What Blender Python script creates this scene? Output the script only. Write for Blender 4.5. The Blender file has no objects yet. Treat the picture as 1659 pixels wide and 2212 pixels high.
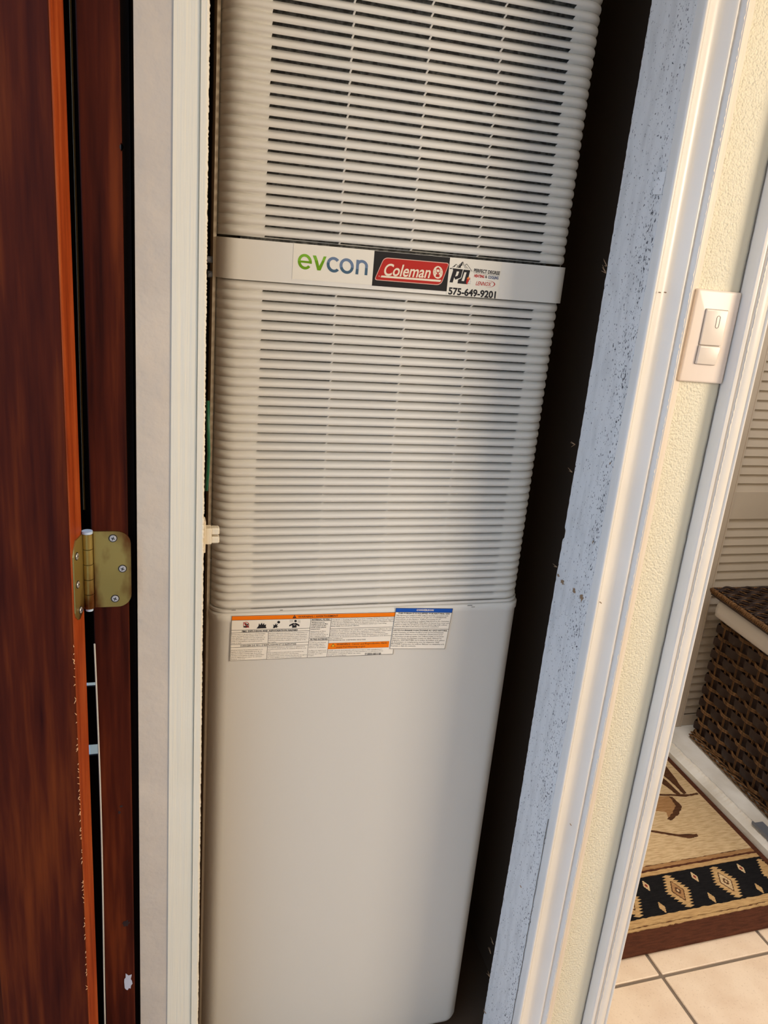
import bpy, math, random
import numpy as np
from mathutils import Matrix, Vector
random.seed(7)
C = bpy.context.scene
# ------------------------------------------------------------------ camera
CAMZ = 1.47
YAW, PIT, ROL, FPX = math.radians(17.146), math.radians(-18.074), math.radians(5.152), 1721.17
cy, sy, cp, sp, cr, sr = math.cos(YAW), math.sin(YAW), math.cos(PIT), math.sin(PIT), math.cos(ROL), math.sin(ROL)
FW = Vector((sy*cp, cy*cp, sp)); RT = Vector((cy, -sy, 0)); UP = RT.cross(FW)
R2 = cr*RT + sr*UP; U2 = -sr*RT + cr*UP
cam = bpy.data.objects.new('camera', bpy.data.cameras.new('camera')); C.collection.objects.link(cam)
m = Matrix((R2, U2, -FW)).transposed().to_4x4(); m.translation = Vector((0, 0, CAMZ)); cam.matrix_world = m
cam.data.sensor_fit = 'VERTICAL'; cam.data.sensor_height = 36; cam.data.sensor_width = 27
cam.data.lens = 36*FPX/2212; cam.data.clip_start = .02
C.camera = cam
# ------------------------------------------------------------------ world: soft blue open sky outside the front door
w = bpy.data.worlds.new('sky'); C.world = w; w.use_nodes = True
bg = w.node_tree.nodes['Background']; bg.inputs[0].default_value = (.52, .72, 1.0, 1); bg.inputs[1].default_value = 2.1
# ------------------------------------------------------------------ lamps
def area(name, loc, tgt, sx, sy_, e, col):
    l = bpy.data.lights.new(name, 'AREA'); l.shape = 'RECTANGLE'; l.size = sx; l.size_y = sy_; l.energy = e; l.color = col
    o = bpy.data.objects.new(name, l); C.collection.objects.link(o); o.location = loc
    o.rotation_euler = (Vector(tgt)-Vector(loc)).to_track_quat('-Z', 'Y').to_euler()
    return o
area('window_light', (2.25, -.85, 1.85), (.35, .95, 1.85), .9, .8, 52, (1, .84, .65))
area('ceiling_light', (1.3, -1.2, 2.12), (1.3, -1.2, 0), .9, .9, 9, (1, .95, .90))
area('hall_fill_light', (1.35, 1.35, 2.12), (1.35, 1.35, 0), .5, .5, 12, (1, .96, .91))  # added overhead fill, brightens the louvered door and the right room
# ------------------------------------------------------------------ exposure
C.view_settings.view_transform = 'Standard'; C.view_settings.look = 'None'
C.view_settings.exposure = 0.0; C.view_settings.gamma = 1; C.view_settings.use_curve_mapping = False

# ------------------------------------------------------------------ materials
def srgb(r, g, b):
    f = lambda c: (c/255/12.92) if c/255 <= .04045 else ((c/255+.055)/1.055)**2.4
    return (f(r), f(g), f(b), 1)
class M_:
    def __init__(s, name, rough=.5, metal=0):
        s.m = bpy.data.materials.new(name); s.m.use_nodes = True; s.t = s.m.node_tree; s.n = s.t.nodes
        s.b = s.n['Principled BSDF']; s.b.inputs['Roughness'].default_value = rough; s.b.inputs['Metallic'].default_value = metal
        s.tc = s.n.new('ShaderNodeTexCoord')
    def L(s, a, b): s.t.links.new(a, b)
    def noise(s, scale, detail=3, st=(1, 1, 1), rough=.5):
        mp = s.n.new('ShaderNodeMapping'); mp.inputs['Scale'].default_value = st; s.L(s.tc.outputs['Object'], mp.inputs[0])
        n = s.n.new('ShaderNodeTexNoise'); n.inputs['Scale'].default_value = scale; n.inputs['Detail'].default_value = detail
        n.inputs['Roughness'].default_value = rough
        s.L(mp.outputs[0], n.inputs['Vector']); return n.outputs['Fac']
    def ramp(s, fac, stops, interp='LINEAR'):
        r = s.n.new('ShaderNodeValToRGB'); r.color_ramp.interpolation = interp; e = r.color_ramp.elements
        while len(e) < len(stops): e.new(.5)
        for i, (p, c) in enumerate(stops): e[i].position = p; e[i].color = c if len(c) == 4 else (*c, 1)
        s.L(fac, r.inputs[0]); return r.outputs[0]
    def mix(s, fac, a, b):
        x = s.n.new('ShaderNodeMix'); x.data_type = 'RGBA'
        if isinstance(fac, float): x.inputs[0].default_value = fac
        else: s.L(fac, x.inputs[0])
        for i, v in ((6, a), (7, b)):
            if isinstance(v, tuple): x.inputs[i].default_value = v
            else: s.L(v, x.inputs[i])
        return x.outputs[2]
    def math(s, op, a, b=0.):
        x = s.n.new('ShaderNodeMath'); x.operation = op
        for i, v in ((0, a), (1, b)):
            if isinstance(v, (int, float)): x.inputs[i].default_value = v
            else: s.L(v, x.inputs[i])
        x.use_clamp = False; return x.outputs[0]
    def sep(s, k):
        x = s.n.new('ShaderNodeSeparateXYZ'); s.L(s.tc.outputs['Object'], x.inputs[0]); return x.outputs[k]
    def rng(s, v, a, b, c=0., d=1.):
        x = s.n.new('ShaderNodeMapRange'); s.L(v, x.inputs[0])
        for i, q in enumerate((a, b, c, d)): x.inputs[i+1].default_value = q
        return x.outputs[0]
    def col(s, v):
        if isinstance(v, tuple): s.b.inputs['Base Color'].default_value = v
        else: s.L(v, s.b.inputs['Base Color'])
        return s
    def bump(s, h, dist=.001, st=1.):
        b = s.n.new('ShaderNodeBump'); b.inputs['Distance'].default_value = dist; b.inputs['Strength'].default_value = st
        s.L(h, b.inputs['Height']); s.L(b.outputs[0], s.b.inputs['Normal']); return s
def plain(name, c, rough=.5, metal=0, spec=None):
    x = M_(name, rough, metal).col(c)
    if spec is not None: x.b.inputs['Specular IOR Level'].default_value = spec
    return x.m
def wood(name, dark, mid, light, rough=.4, sc=9, bumpd=.0006):
    x = M_(name, rough)
    a = x.noise(sc, 4, (7, 7, .55)); b = x.noise(sc*3, 5, (6, 6, .25)); c = x.noise(3, 2, (1, 1, .7))
    s = x.math('ADD', x.math('MULTIPLY', a, .55), x.math('ADD', x.math('MULTIPLY', b, .25), x.math('MULTIPLY', c, .25)))
    x.col(x.ramp(s, [(.36, dark), (.52, mid), (.68, light)])); x.bump(b, bumpd, .5); x.b.inputs['Specular IOR Level'].default_value = .07; return x.m
def paint(name, c, c2, rough=.45, bumpd=.0006, st=(3, 3, .15), sc=60, amt=.6):
    x = M_(name, rough); n = x.noise(sc, 4, st); k = x.noise(7, 3)
    x.col(x.mix(x.rng(k, .35, .7), c, c2)); x.bump(n, bumpd, amt); return x.m
MT = {}
MT['door'] = wood('stained_door_wood', srgb(46, 11, 5), srgb(74, 25, 9), srgb(106, 44, 14), .6)
MT['entry'] = wood('added_floor_wood', srgb(70, 44, 28), srgb(96, 62, 40), srgb(120, 80, 54), .4, 4)
MT['edge'] = wood('orange_door_edge', srgb(118, 44, 16), srgb(152, 64, 26), srgb(176, 88, 42), .5, 12)
MT['jamb'] = wood('dark_jamb_wood', srgb(38, 10, 5), srgb(70, 25, 11), srgb(104, 45, 18), .6)
MT['blackwood'] = wood('near_black_wood', srgb(10, 6, 5), srgb(18, 10, 9), srgb(34, 20, 17), .6)
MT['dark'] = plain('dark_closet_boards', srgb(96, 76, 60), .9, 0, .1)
MT['furn'] = plain('cream_powder_coat', srgb(221, 217, 208), .42)
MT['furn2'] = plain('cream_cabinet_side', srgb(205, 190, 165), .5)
MT['rubber'] = plain('black_rubber', srgb(16, 14, 14), .5)
MT['tan'] = plain('tan_strip', srgb(130, 112, 66), .5)
MT['caulk'] = plain('pale_caulk', srgb(205, 200, 185), .7)
MT['grey'] = paint('grey_wall_paint', srgb(206, 188, 166), srgb(188, 172, 154), .65, .0030, (1, 1, 1), 30, 1.)
MT['cream'] = paint('cream_brushed_paint', srgb(228, 216, 192), srgb(224, 211, 186), .5, .0012, (4, 4, .10), 45, 1.)
MT['trimw'] = paint('glossy_trim_paint', srgb(232, 228, 222), srgb(226, 222, 216), .28, .0003, (3, 3, .3), 60, .5)
MT['chip'] = plain('bare_wood_chip', srgb(146, 118, 90), .85)
MT['speck'] = plain('seam_grey', srgb(118, 112, 104), .8)
def jamb_mat():
    x = M_('mildewed_white_jamb', .6)
    a = x.noise(420, 2, (1, 1, .55)); k = x.noise(5, 3, (1, 3, .5)); mid = x.noise(70, 4, (1, 1, .25))
    yy = x.sep(1)
    prox = x.math('SUBTRACT', x.rng(yy, .925, .985, 1, 0), x.rng(yy, .918, .93, .6, 0))
    thr = x.math('SUBTRACT', a, x.math('MULTIPLY', x.math('MULTIPLY', prox, x.rng(k, .3, .65)), .13))
    sp_ = x.ramp(thr, [(.285, (1, 1, 1, 1)), (.335, (0, 0, 0, 1))])
    base = x.mix(x.rng(mid, .45, .75), srgb(226, 226, 226), srgb(208, 208, 208))
    x.col(x.mix(sp_, base, srgb(78, 80, 86))); x.bump(mid, .0006, .6); return x.m
MT['wjamb'] = jamb_mat()
MT['bandp'] = paint('smooth_caulk_paint', srgb(230, 220, 208), srgb(224, 212, 198), .5, .0003, (1, 1, 1), 40, .3)
def orange_peel():
    x = M_('orange_peel_wall', .55)
    v = x.n.new('ShaderNodeTexVoronoi'); v.feature = 'SMOOTH_F1'; v.inputs['Scale'].default_value = 400; v.inputs['Smoothness'].default_value = .7
    nn = x.n.new('ShaderNodeTexNoise'); nn.inputs['Scale'].default_value = 260; nn.inputs['Detail'].default_value = 2
    x.L(x.tc.outputs['Object'], nn.inputs['Vector']); x.L(x.tc.outputs['Object'], v.inputs['Vector'])
    h = x.math('ADD', x.math('MULTIPLY', v.outputs['Distance'], -1.), x.math('MULTIPLY', nn.outputs['Fac'], 1.2))
    mask = x.rng(x.sep(0), .716, .728, 1, 0)
    h2 = x.math('MULTIPLY', h, mask)
    b = x.math('ADD', h2, x.math('MULTIPLY', x.noise(300, 2), .15))
    x.col(srgb(230, 224, 202)); x.bump(b, .0013, .9); return x.m
MT['peel'] = orange_peel()
MT['plaster'] = paint('plain_wall_paint', srgb(226, 218, 200), srgb(220, 212, 194), .7, .0006, (1, 1, 1), 90, .4)
MT['ceil'] = plain('ceiling_white', srgb(225, 222, 215), .8)
MT['plate'] = plain('almond_plastic', srgb(240, 226, 214), .35)
MT['switch'] = plain('switch_plastic', srgb(226, 214, 202), .3)
MT['line'] = plain('grey_line', srgb(150, 138, 126), .5)
MT['louv'] = paint('louver_paint', srgb(190, 178, 166), srgb(184, 172, 160), .55, .0003, (1, 1, 1), 60, .3)
def tile_mat():
    x = M_('speckled_tile', .35); n = x.noise(14, 5); f = x.noise(240, 3)
    c = x.mix(x.rng(n, .35, .7), srgb(226, 208, 190), srgb(214, 192, 172))
    x.col(x.mix(x.ramp(f, [(.6, (0, 0, 0, 1)), (.72, (.5, .5, .5, 1))]), c, srgb(176, 152, 132))); x.bump(n, .0008, .3); return x.m
MT['tile'] = tile_mat()
MT['concrete'] = paint('weathered_concrete', srgb(128, 136, 142), srgb(112, 120, 128), .9, .002, (1, 1, 1), 30, .5)
MT['grout'] = paint('grey_grout', srgb(124, 110, 98), srgb(112, 100, 90), .9, .0006, (1, 1, 1), 200)
MT['curb'] = paint('worn_white_threshold', srgb(226, 226, 228), srgb(196, 192, 188), .65, .0008, (1, 1, 1), 70, .8)
def pile(name, c, c2):
    x = M_(name, .95); n = x.noise(420, 2); k = x.noise(70, 4, (.5, 4, 1))
    x.col(x.mix(x.rng(k, .4, .68), c, c2)); x.bump(n, .003, .8); x.b.inputs['Specular IOR Level'].default_value = .1; return x.m
MT['rbrown'] = pile('brown_pile', srgb(88, 52, 38), srgb(72, 42, 32))
MT['rfield'] = pile('tan_pile', srgb(208, 184, 150), srgb(178, 152, 116))
MT['rgold'] = pile('gold_pile', srgb(192, 160, 116), srgb(164, 132, 92))
MT['rblack'] = pile('black_pile', srgb(20, 20, 24), srgb(30, 29, 32))
MT['rdark'] = pile('dark_brown_pile', srgb(74, 48, 34), srgb(96, 64, 44))
MT['rmid'] = pile('mid_brown_pile', srgb(150, 112, 76), srgb(170, 134, 96))
MT['rred'] = pile('red_pile', srgb(140, 60, 50), srgb(120, 50, 44))
MT['reed'] = wood('golden_reed', srgb(50, 35, 24), srgb(94, 68, 46), srgb(134, 102, 72), .4, 20)
MT['ribbon'] = plain('dark_flat_ribbon', srgb(40, 27, 25), .5, 0, .25)
MT['liner'] = plain('grey_cotton_liner', srgb(178, 173, 174), .9)
MT['steel'] = plain('dark_steel', srgb(120, 126, 140), .4, .4)
MT['screw'] = plain('zinc_screw', srgb(205, 200, 198), .38, .6)
MT['black'] = plain('screw_recess_black', srgb(24, 22, 22), .6)
MT['green_wire'] = plain('green_insulation', srgb(10, 90, 60), .4)
def brass():
    x = M_('tarnished_brass', .34, .75); n = x.noise(26, 4, (1, 1, .5)); k = x.noise(9, 3)
    x.col(x.mix(x.rng(n, .44, .60), srgb(172, 150, 84), srgb(112, 66, 28))); x.L(x.rng(k, .3, .7, .25, .5), x.b.inputs['Roughness']); return x.m
MT['brass'] = brass()
def filt():
    x = M_('dark_filter_fabric', .95); n = x.noise(150, 4)
    x.col(x.ramp(n, [(.4, srgb(84, 82, 76)), (.65, srgb(140, 138, 130))])); x.bump(n, .002, .8); return x.m
MT['filter'] = filt()
for k, c in dict(wht=(236, 228, 214), warmwht=(228, 214, 190), red=(176, 44, 38), org=(240, 122, 20), blue=(34, 84, 170), green1=(122, 172, 50), green2=(104, 150, 24),
                 slate1=(104, 122, 148), slate2=(70, 96, 116), coal=(40, 38, 38), ink=(44, 42, 44), lred=(186, 46, 44), lblue=(72, 86, 124), paleline=(220, 176, 160), flame=(236, 130, 50), yel=(244, 206, 60)).items():
    MT[k] = plain('print_'+k, srgb(*c), .5, 0, .12)
MT['evpaper'] = plain('clear_sticker_paper', srgb(226, 220, 206), .4)

# ------------------------------------------------------------------ builders
def me(name, V, F, mat, parent=None, smooth=False):
    ms = bpy.data.meshes.new(name); ms.from_pydata([tuple(v) for v in V], [], F); ms.update()
    mats = mat if isinstance(mat, list) else [mat]
    for q in mats: ms.materials.append(MT[q])
    if smooth:
        ms.polygons.foreach_set('use_smooth', [True]*len(ms.polygons))
    o = bpy.data.objects.new(name, ms); C.collection.objects.link(o)
    if parent: o.parent = parent
    return o
class B:
    """collects geometry; build() links it as one mesh object"""
    def __init__(s): s.V = []; s.F = []
    def add(s, V, F):
        k = len(s.V); s.V += [tuple(v) for v in V]; s.F += [tuple(i+k for i in f) for f in F]; return s
    def box(s, x0, x1, y0, y1, z0, z1, bv=0.):
        if bv <= 0:
            V = [(x, y, z) for z in (z0, z1) for (x, y) in ((x0, y0), (x1, y0), (x1, y1), (x0, y1))]
            return s.add(V, [(3, 2, 1, 0), (4, 5, 6, 7), (0, 1, 5, 4), (1, 2, 6, 5), (2, 3, 7, 6), (3, 0, 4, 7)])
        b = bv; V = []; F = []
        lay = [(z0, b), (z0+b, 0), (z1-b, 0), (z1, b)]
        for z, i in lay:
            V += [(x0+b, y0+i, z), (x1-b, y0+i, z), (x1-i, y0+b, z), (x1-i, y1-b, z), (x1-b, y1-i, z), (x0+b, y1-i, z), (x0+i, y1-b, z), (x0+i, y0+b, z)]
        for l in range(3):
            for j in range(8): F.append((l*8+j, l*8+(j+1) % 8, l*8+8+(j+1) % 8, l*8+8+j))
        F.append(tuple(range(7, -1, -1))); F.append(tuple(range(24, 32))); return s.add(V, F)
    def prism(s, prof, z0, z1, cap=True):
        """prof: CCW (seen from above) list of (x,y), extruded in z"""
        n = len(prof); V = [(x, y, z0) for x, y in prof]+[(x, y, z1) for x, y in prof]
        F = [(i, (i+1) % n, (i+1) % n+n, i+n) for i in range(n)]
        if cap: F += [tuple(range(n-1, -1, -1)), tuple(range(n, 2*n))]
        return s.add(V, F)
    def cyl(s, a, b, r, n=12, r2=None):
        a, b = Vector(a), Vector(b); d = (b-a).normalized(); t = d.orthogonal().normalized(); u = d.cross(t); r2 = r if r2 is None else r2
        V = [a+r*(math.cos(q)*t+math.sin(q)*u) for q in [2*math.pi*i/n for i in range(n)]]+[b+r2*(math.cos(q)*t+math.sin(q)*u) for q in [2*math.pi*i/n for i in range(n)]]
        return s.add(V, [(i, (i+1) % n, (i+1) % n+n, i+n) for i in range(n)]+[tuple(range(n-1, -1, -1)), tuple(range(n, 2*n))])
    def tube(s, P, r, n=6, closed=False):
        P = [Vector(p) for p in P]; N = len(P); V = []; F = []; ref = Vector((.13, .27, .95)).normalized()
        for i, p in enumerate(P):
            d = ((P[(i+1) % N] if (closed or i < N-1) else p)-(P[i-1] if (closed or i > 0) else p)).normalized()
            t = d.cross(ref); t = t.normalized() if t.length > 1e-4 else d.orthogonal().normalized(); u = d.cross(t)
            V += [p+r*(math.cos(2*math.pi*k/n)*t+math.sin(2*math.pi*k/n)*u) for k in range(n)]
        for i in range(N if closed else N-1):
            j = (i+1) % N
            for k in range(n): F.append((i*n+k, i*n+(k+1) % n, j*n+(k+1) % n, j*n+k))
        if not closed: F += [tuple(range(n-1, -1, -1)), tuple((N-1)*n+k for k in range(n))]
        return s.add(V, F)
    def build(s, name, mat, parent=None, smooth=False): return me(name, s.V, s.F, mat, parent, smooth)
def tag(o, label=None, cat=None, group=None, kind=None):
    if label: o['label'] = label
    if cat: o['category'] = cat
    if group: o['group'] = group
    if kind: o['kind'] = kind
    return o
def empty(name, loc, label, cat, group=None, kind=None):
    o = bpy.data.objects.new(name, None); C.collection.objects.link(o); o.location = loc; o.empty_display_size = .05
    tag(o, label, cat, group, kind); return o
def par(o, p):
    """parent keeping world position of geometry written in world coordinates"""
    o.parent = p; o.matrix_parent_inverse = Matrix.Translation(-Vector(p.location)); return o
def shade(o, ang=35):
    o.data.polygons.foreach_set('use_smooth', [True]*len(o.data.polygons)); o.data.set_sharp_from_angle(angle=math.radians(ang)); return o
Z = lambda zr: zr+CAMZ

# ================================================================== LARGE STRUCTURE
YW = .92          # face of the interior partition wall
fl = B().box(-.17, 2.9, -2.7, 2.05, -.06, -.004).build('floor', 'grout'); tag(fl, 'pale square tile floor with grey grout joints', 'floor', kind='structure')
A0 = math.radians(1.35); ex = Vector((math.cos(A0), math.sin(A0), 0)); ey = Vector((-math.sin(A0), math.cos(A0), 0)); T0 = Vector((1.082, 1.110, 0)); TP = .3105
tb = B().box(.004, TP-.004, .004, TP-.004, -.008, 0, .0015)
tm = None
for i in range(-4, 3):
    for j in range(-4, 3):
        p = T0+ex*(TP*i)+ey*(TP*j)
        if p.x < -.05 or p.y < .29: continue
        cut = p.x < .73 and p.y > .65      # tiles cut short at the closet wall
        if cut and p.y > .9: continue
        if tm is None:
            o = tb.build('tile', 'tile', fl); tm = o.data
        else:
            o = bpy.data.objects.new('tile', tm); C.collection.objects.link(o); o.parent = fl
        o.location = p; o.rotation_euler = (0, 0, A0)
        if cut: o.scale = (1, .36, 1)
fe = B().box(-.15, 2.9, -2.7, .497, -.004, -.001).build('floor_dark_added', 'entry'); tag(fe, 'dark wooden floor added out of view in front of the furnace to cut bounced light', 'floor', kind='structure')  # unseen dark floor, added to cut warm bounce onto the furnace
cl = B().box(-.17, 2.9, -2.7, 2.05, 2.2, 2.3).build('ceiling', 'ceil'); tag(cl, 'plain white ceiling', 'ceiling', kind='structure')
b = B().box(-.165, -.018, -2.7, -.16, -.004, 2.2).box(-.165, -.018, -.16, .93, 2.06, 2.2).box(-.074, -.02, 1.03, 2.05, -.004, 2.2)
tag(b.build('wall_left', 'plaster'), 'outer wall with the open front doorway', 'wall', kind='structure')
tag(B().box(-.17, 2.9, -2.8, -2.7, -.06, 2.3).build('wall_front', 'plaster'), 'plain wall on the far side of the room, behind the viewer', 'wall', kind='structure')
tag(B().box(2.9, 3.0, -2.8, 2.15, -.06, 2.3).build('wall_right', 'plaster'), 'plain wall closing the room on the right', 'wall', kind='structure')
tag(B().box(-.17, 2.9, 2.05, 2.15, -.06, 2.3).build('wall_back', 'plaster'), 'plain wall behind furnace closet and louvered doors', 'wall', kind='structure')
# partition wall between closet opening and doorway; texture only on its visible face
b = B().box(.6175, .782, YW, 1.04, -.004, 2.2).box(-.018, .6175, YW, 1.04, 2.02, 2.2).box(.782, 1.66, YW, 1.04, 2.06, 2.2).box(1.66, 2.9, YW, 1.04, -.004, 2.2)
tag(b.build('wall_center', 'peel'), 'cream orange-peel textured wall strip between the two white door casings', 'wall', kind='structure')
# closet lining
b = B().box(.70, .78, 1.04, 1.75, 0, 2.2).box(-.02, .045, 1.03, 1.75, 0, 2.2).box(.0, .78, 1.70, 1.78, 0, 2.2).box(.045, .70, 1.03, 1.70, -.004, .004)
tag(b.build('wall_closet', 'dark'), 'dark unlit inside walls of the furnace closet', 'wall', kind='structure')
# doorway side wall of the right room
tag(B().box(.782, .80, 1.04, 2.05, 0, 2.2).build('wall_hall', 'plaster'), 'plain hall wall hidden behind the right casing', 'wall', kind='structure')

# outside ground seen through the slits beside the door
tag(B().box(-6, -.17, -4, 6, -.2, -.06).build('porch_slab', 'concrete'), 'pale concrete ground outside the open front door', 'ground', kind='structure')

# ------------------------------------------------------------------ left boards (slightly out of plumb)
def leanboard(name, r0, s0, r1, s1, y0, y1, mat, nz=60, jag=0., z0=0.0, z1=2.1, rnd=0):
    """vertical board; left/right edges x = y0*(r + s*zrel)"""
    V = []; F = []
    for i in range(nz+1):
        z = z0+(z1-z0)*i/nz; zr = z-CAMZ
        j = (random.uniform(-1, 1)*jag)
        xa = y0*(r0+s0*zr); xb = y0*(r1+s1*zr)+j
        if rnd: V += [(xa, y1, z), (xa, y0, z), (xb-rnd, y0, z), (xb-.3*rnd, y0+.3*rnd, z), (xb, y0+rnd, z), (xb, y1, z)]
        else: V += [(xa, y1, z), (xa, y0, z), (xb, y0, z), (xb, y1, z)]
    n = 6 if rnd else 4
    for i in range(nz):
        for k in range(n): F.append((i*n+k, i*n+(k+1) % n, (i+1)*n+(k+1) % n, (i+1)*n+k))
    F += [tuple(range(n-1, -1, -1)), tuple(nz*n+k for k in range(n))]
    return me(name, V, F, mat)
o = leanboard('trim_1', -.0163, .0042, .0245, .0039, .9095, 1.03, 'grey'); tag(o, 'grey plastered strip of wall between dark door jamb and cream board', 'wall trim', kind='structure')
o = leanboard('trim_2', .0246, .0039, .0545, -.0030, .908, .955, 'cream', 80, .0, rnd=.0015)
tag(o, 'cream painted board framing the left of the furnace closet', 'door frame', kind='structure')
o2 = leanboard('stop_bead', .0547, -.0030, .0643, -.0045, .906, .955, 'cream', 1300, .0005, rnd=.002); o2.parent = o
tag(o2, 'rough-edged bead with chipped paint')
# dark groove and jamb of the front door
tag(B().box(-.034, -.0185, .918, 1.02, 0, 2.1).build('trim_3', 'blackwood'), 'black stop strip beside the grey wall strip', 'door frame', kind='structure')  # near-black strip set back between jamb and grey strip
b = B().box(-.0655, -.0262, .900, 1.02, 0, 2.1, .0012)
jb = b.build('trim_4', 'jamb'); tag(jb, 'dark red-brown stained wooden door jamb carrying the brass hinge', 'door jamb', kind='structure')
ZG = (.9302, .9245, .8400, .8238)
ws = leanboard('weatherstrip', -.0900, .0045, -.0655, .0045, .93, .933, 'blackwood', 10, 0, ZG[0], 2.1)
MS = []
for (za, zb) in ((ZG[2], ZG[1]), (.0, ZG[3])):
    q = leanboard('weatherstrip', -.0900, .0045, -.0655, .0045, .93, .933, 'blackwood', 6, 0, za, zb); MS.append(q)
for q in [ws]+MS: q.parent = jb
B().cyl((-.0738, .922, 1.16), (-.0690, .922, 2.1), .0011, 8).build('brass_colored_strip', 'tan', jb)
P = [(-.0655-.0035*t*0+.0016*math.sin(7*t), .8985, 1.0-1.0*t) for t in [i/30 for i in range(31)]]
B().tube(P, .0011, 6).build('caulk_line', 'caulk', jb)
# paint smear and knots on the jamb
V = []; F = []
def smear(cx, cz, w_, h_, y, n=14):
    P = []
    for i in range(n):
        a = 2*math.pi*i/n; k = random.uniform(.55, 1.1); P.append((cx+w_*k*math.cos(a), y, cz+h_*k*math.sin(a)))
    return P
MT['smear'] = plain('dry_white_smear', srgb(182, 180, 186), .8); MT['knot'] = plain('dark_wood_knot', srgb(34, 14, 8), .5)

# ------------------------------------------------------------------ furnace-closet right jamb board
XJ = .6015
V = []; F = []; nz = 420
for i in range(nz+1):
    z = 2.02*i/nz; yb = 1.017+(random.uniform(-1, 1)*.0006)+.0012*math.sin(z*9)
    if 1.08 < z < 1.092: yb -= .0045
    V += [(XJ, .919, z), (XJ, yb, z), (XJ+.016, yb, z), (XJ+.016, .919, z)]
for i in range(nz):
    for k in range(4): F.append((i*4+k, (i+1)*4+k, (i+1)*4+(k+1) % 4, i*4+(k+1) % 4))
F += [(0, 1, 2, 3), (nz*4+3, nz*4+2, nz*4+1, nz*4)]
wj = me('trim_5', V, F, 'wjamb'); tag(wj, 'mildew-speckled white jamb board right of the furnace with chipped edge', 'door jamb', kind='structure')
def ray(px, py): return ((px-829.5)/FPX)*R2-((py-1106)/FPX)*U2+FW
def onX(px, py, X): d = ray(px, py); d = d*(X/d.x); return Vector((d.x, d.y, d.z+CAMZ))
def onY(px, py, Y): d = ray(px, py); d = d*(Y/d.y); return Vector((d.x, d.y, d.z+CAMZ))
def chip(cy_, cz_, w_, h_, mat='chip', name='paint_chip', n=16):
    P = []
    for i in range(n):
        a = 2*math.pi*i/n; k = random.uniform(.45, 1.15); P.append((XJ-.0003, cy_+w_*k*math.cos(a), cz_+h_*k*math.sin(a)))
    P.append((XJ-.0003, cy_, cz_))
    o = me(name, P, [(n, i, (i+1) % n) for i in range(n)], mat, wj); return o
for (px, py, w_, h_) in ((1215, 1257, .012, .006), (1240, 1275, .010, .007), (1257, 1292, .010, .010), (1206, 1243, .010, .004), (1318, 1001, .003, .003), (1281, 1171, .003, .004)):
    p = onX(px, py, XJ); chip(p.y, p.z, w_*.55, h_*.7)
for (px, py) in ((1425, 388), (1421, 407)):   # curled paint flakes
    p = onX(px, py, XJ)
    V = []; F = []
    for i in range(5):
        for j in range(4):
            V.append((XJ-.0005-.005*math.sin(i/4*2.2)*(.5+.5*j/3), p.y-.011+.0052*i+random.uniform(-.0008, .0008), p.z-.007+.005*j+random.uniform(-.0006, .0006)))
    for i in range(4):
        for j in range(3): F.append((i*4+j, (i+1)*4+j, (i+1)*4+j+1, i*4+j+1))
    me('paint_flake', V, F, 'wjamb', wj, True)
b = B()
for (px, py) in ((1311, 575), (1309, 590), (1242, 960), (1236, 1020), (1203, 1225), (1066, 2040), (1060, 2060), (1050, 2190), (1058, 2110)):  # splinters on the back edge
    p = onX(px, py, XJ)
    for k in range(3): b.cyl(p, p+Vector((-.001-.004*random.random(), random.uniform(.002, .008), random.uniform(-.006, .012))), .0007, 5, .0002)
tag(b.build('splinters', 'chip', wj), kind='stuff')
# dark caulk gap between jamb and casing, lower half
b = B(); P = [(XJ-.0003+random.uniform(-.0004, .0003), .9205+random.uniform(-.0004, .0006), .02+.62*i/60) for i in range(61)]
b.tube(P, .0008, 5).build('dark_caulk_gap', 'speck', wj)

# ------------------------------------------------------------------ casings
def casing(name, prof, label, z0=0., z1=2.03, mat='trimw'):
    b = B().prism(prof, z0, z1); o = b.build(name, mat); shade(o, 30); tag(o, label, 'door casing', kind='structure'); return o
def spl(pts, n=5):
    out = []
    for i in range(len(pts)-1):
        p0 = pts[max(i-1, 0)]; p1 = pts[i]; p2 = pts[i+1]; p3 = pts[min(i+2, len(pts)-1)]
        for k in range(n):
            t = k/n; out.append(tuple(.5*((2*p1[a])+(-p0[a]+p2[a])*t+(2*p0[a]-5*p1[a]+4*p2[a]-p3[a])*t*t+(-p0[a]+3*p1[a]-3*p2[a]+p3[a])*t**3) for a in (0, 1)))
    out.append(pts[-1]); return out
p1 = [(.6022, .9195)]+spl([(.6023, .909), (.6032, .9055), (.6055, .9035), (.6078, .9042), (.6098, .9068)], 5)+spl([(.6110, .9066), (.6160, .9120), (.6225, .9160), (.6290, .9170), (.6345, .9148), (.6400, .9098), (.6445, .9056), (.6470, .9046), (.6492, .9060), (.6512, .9066), (.6535, .9040), (.6560, .8990)], 5)+[(.6572, .9015), (.6580, .9195)]
cs1 = casing('trim_6', p1, 'white moulded casing with a ribbed profile beside the furnace closet')
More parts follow.
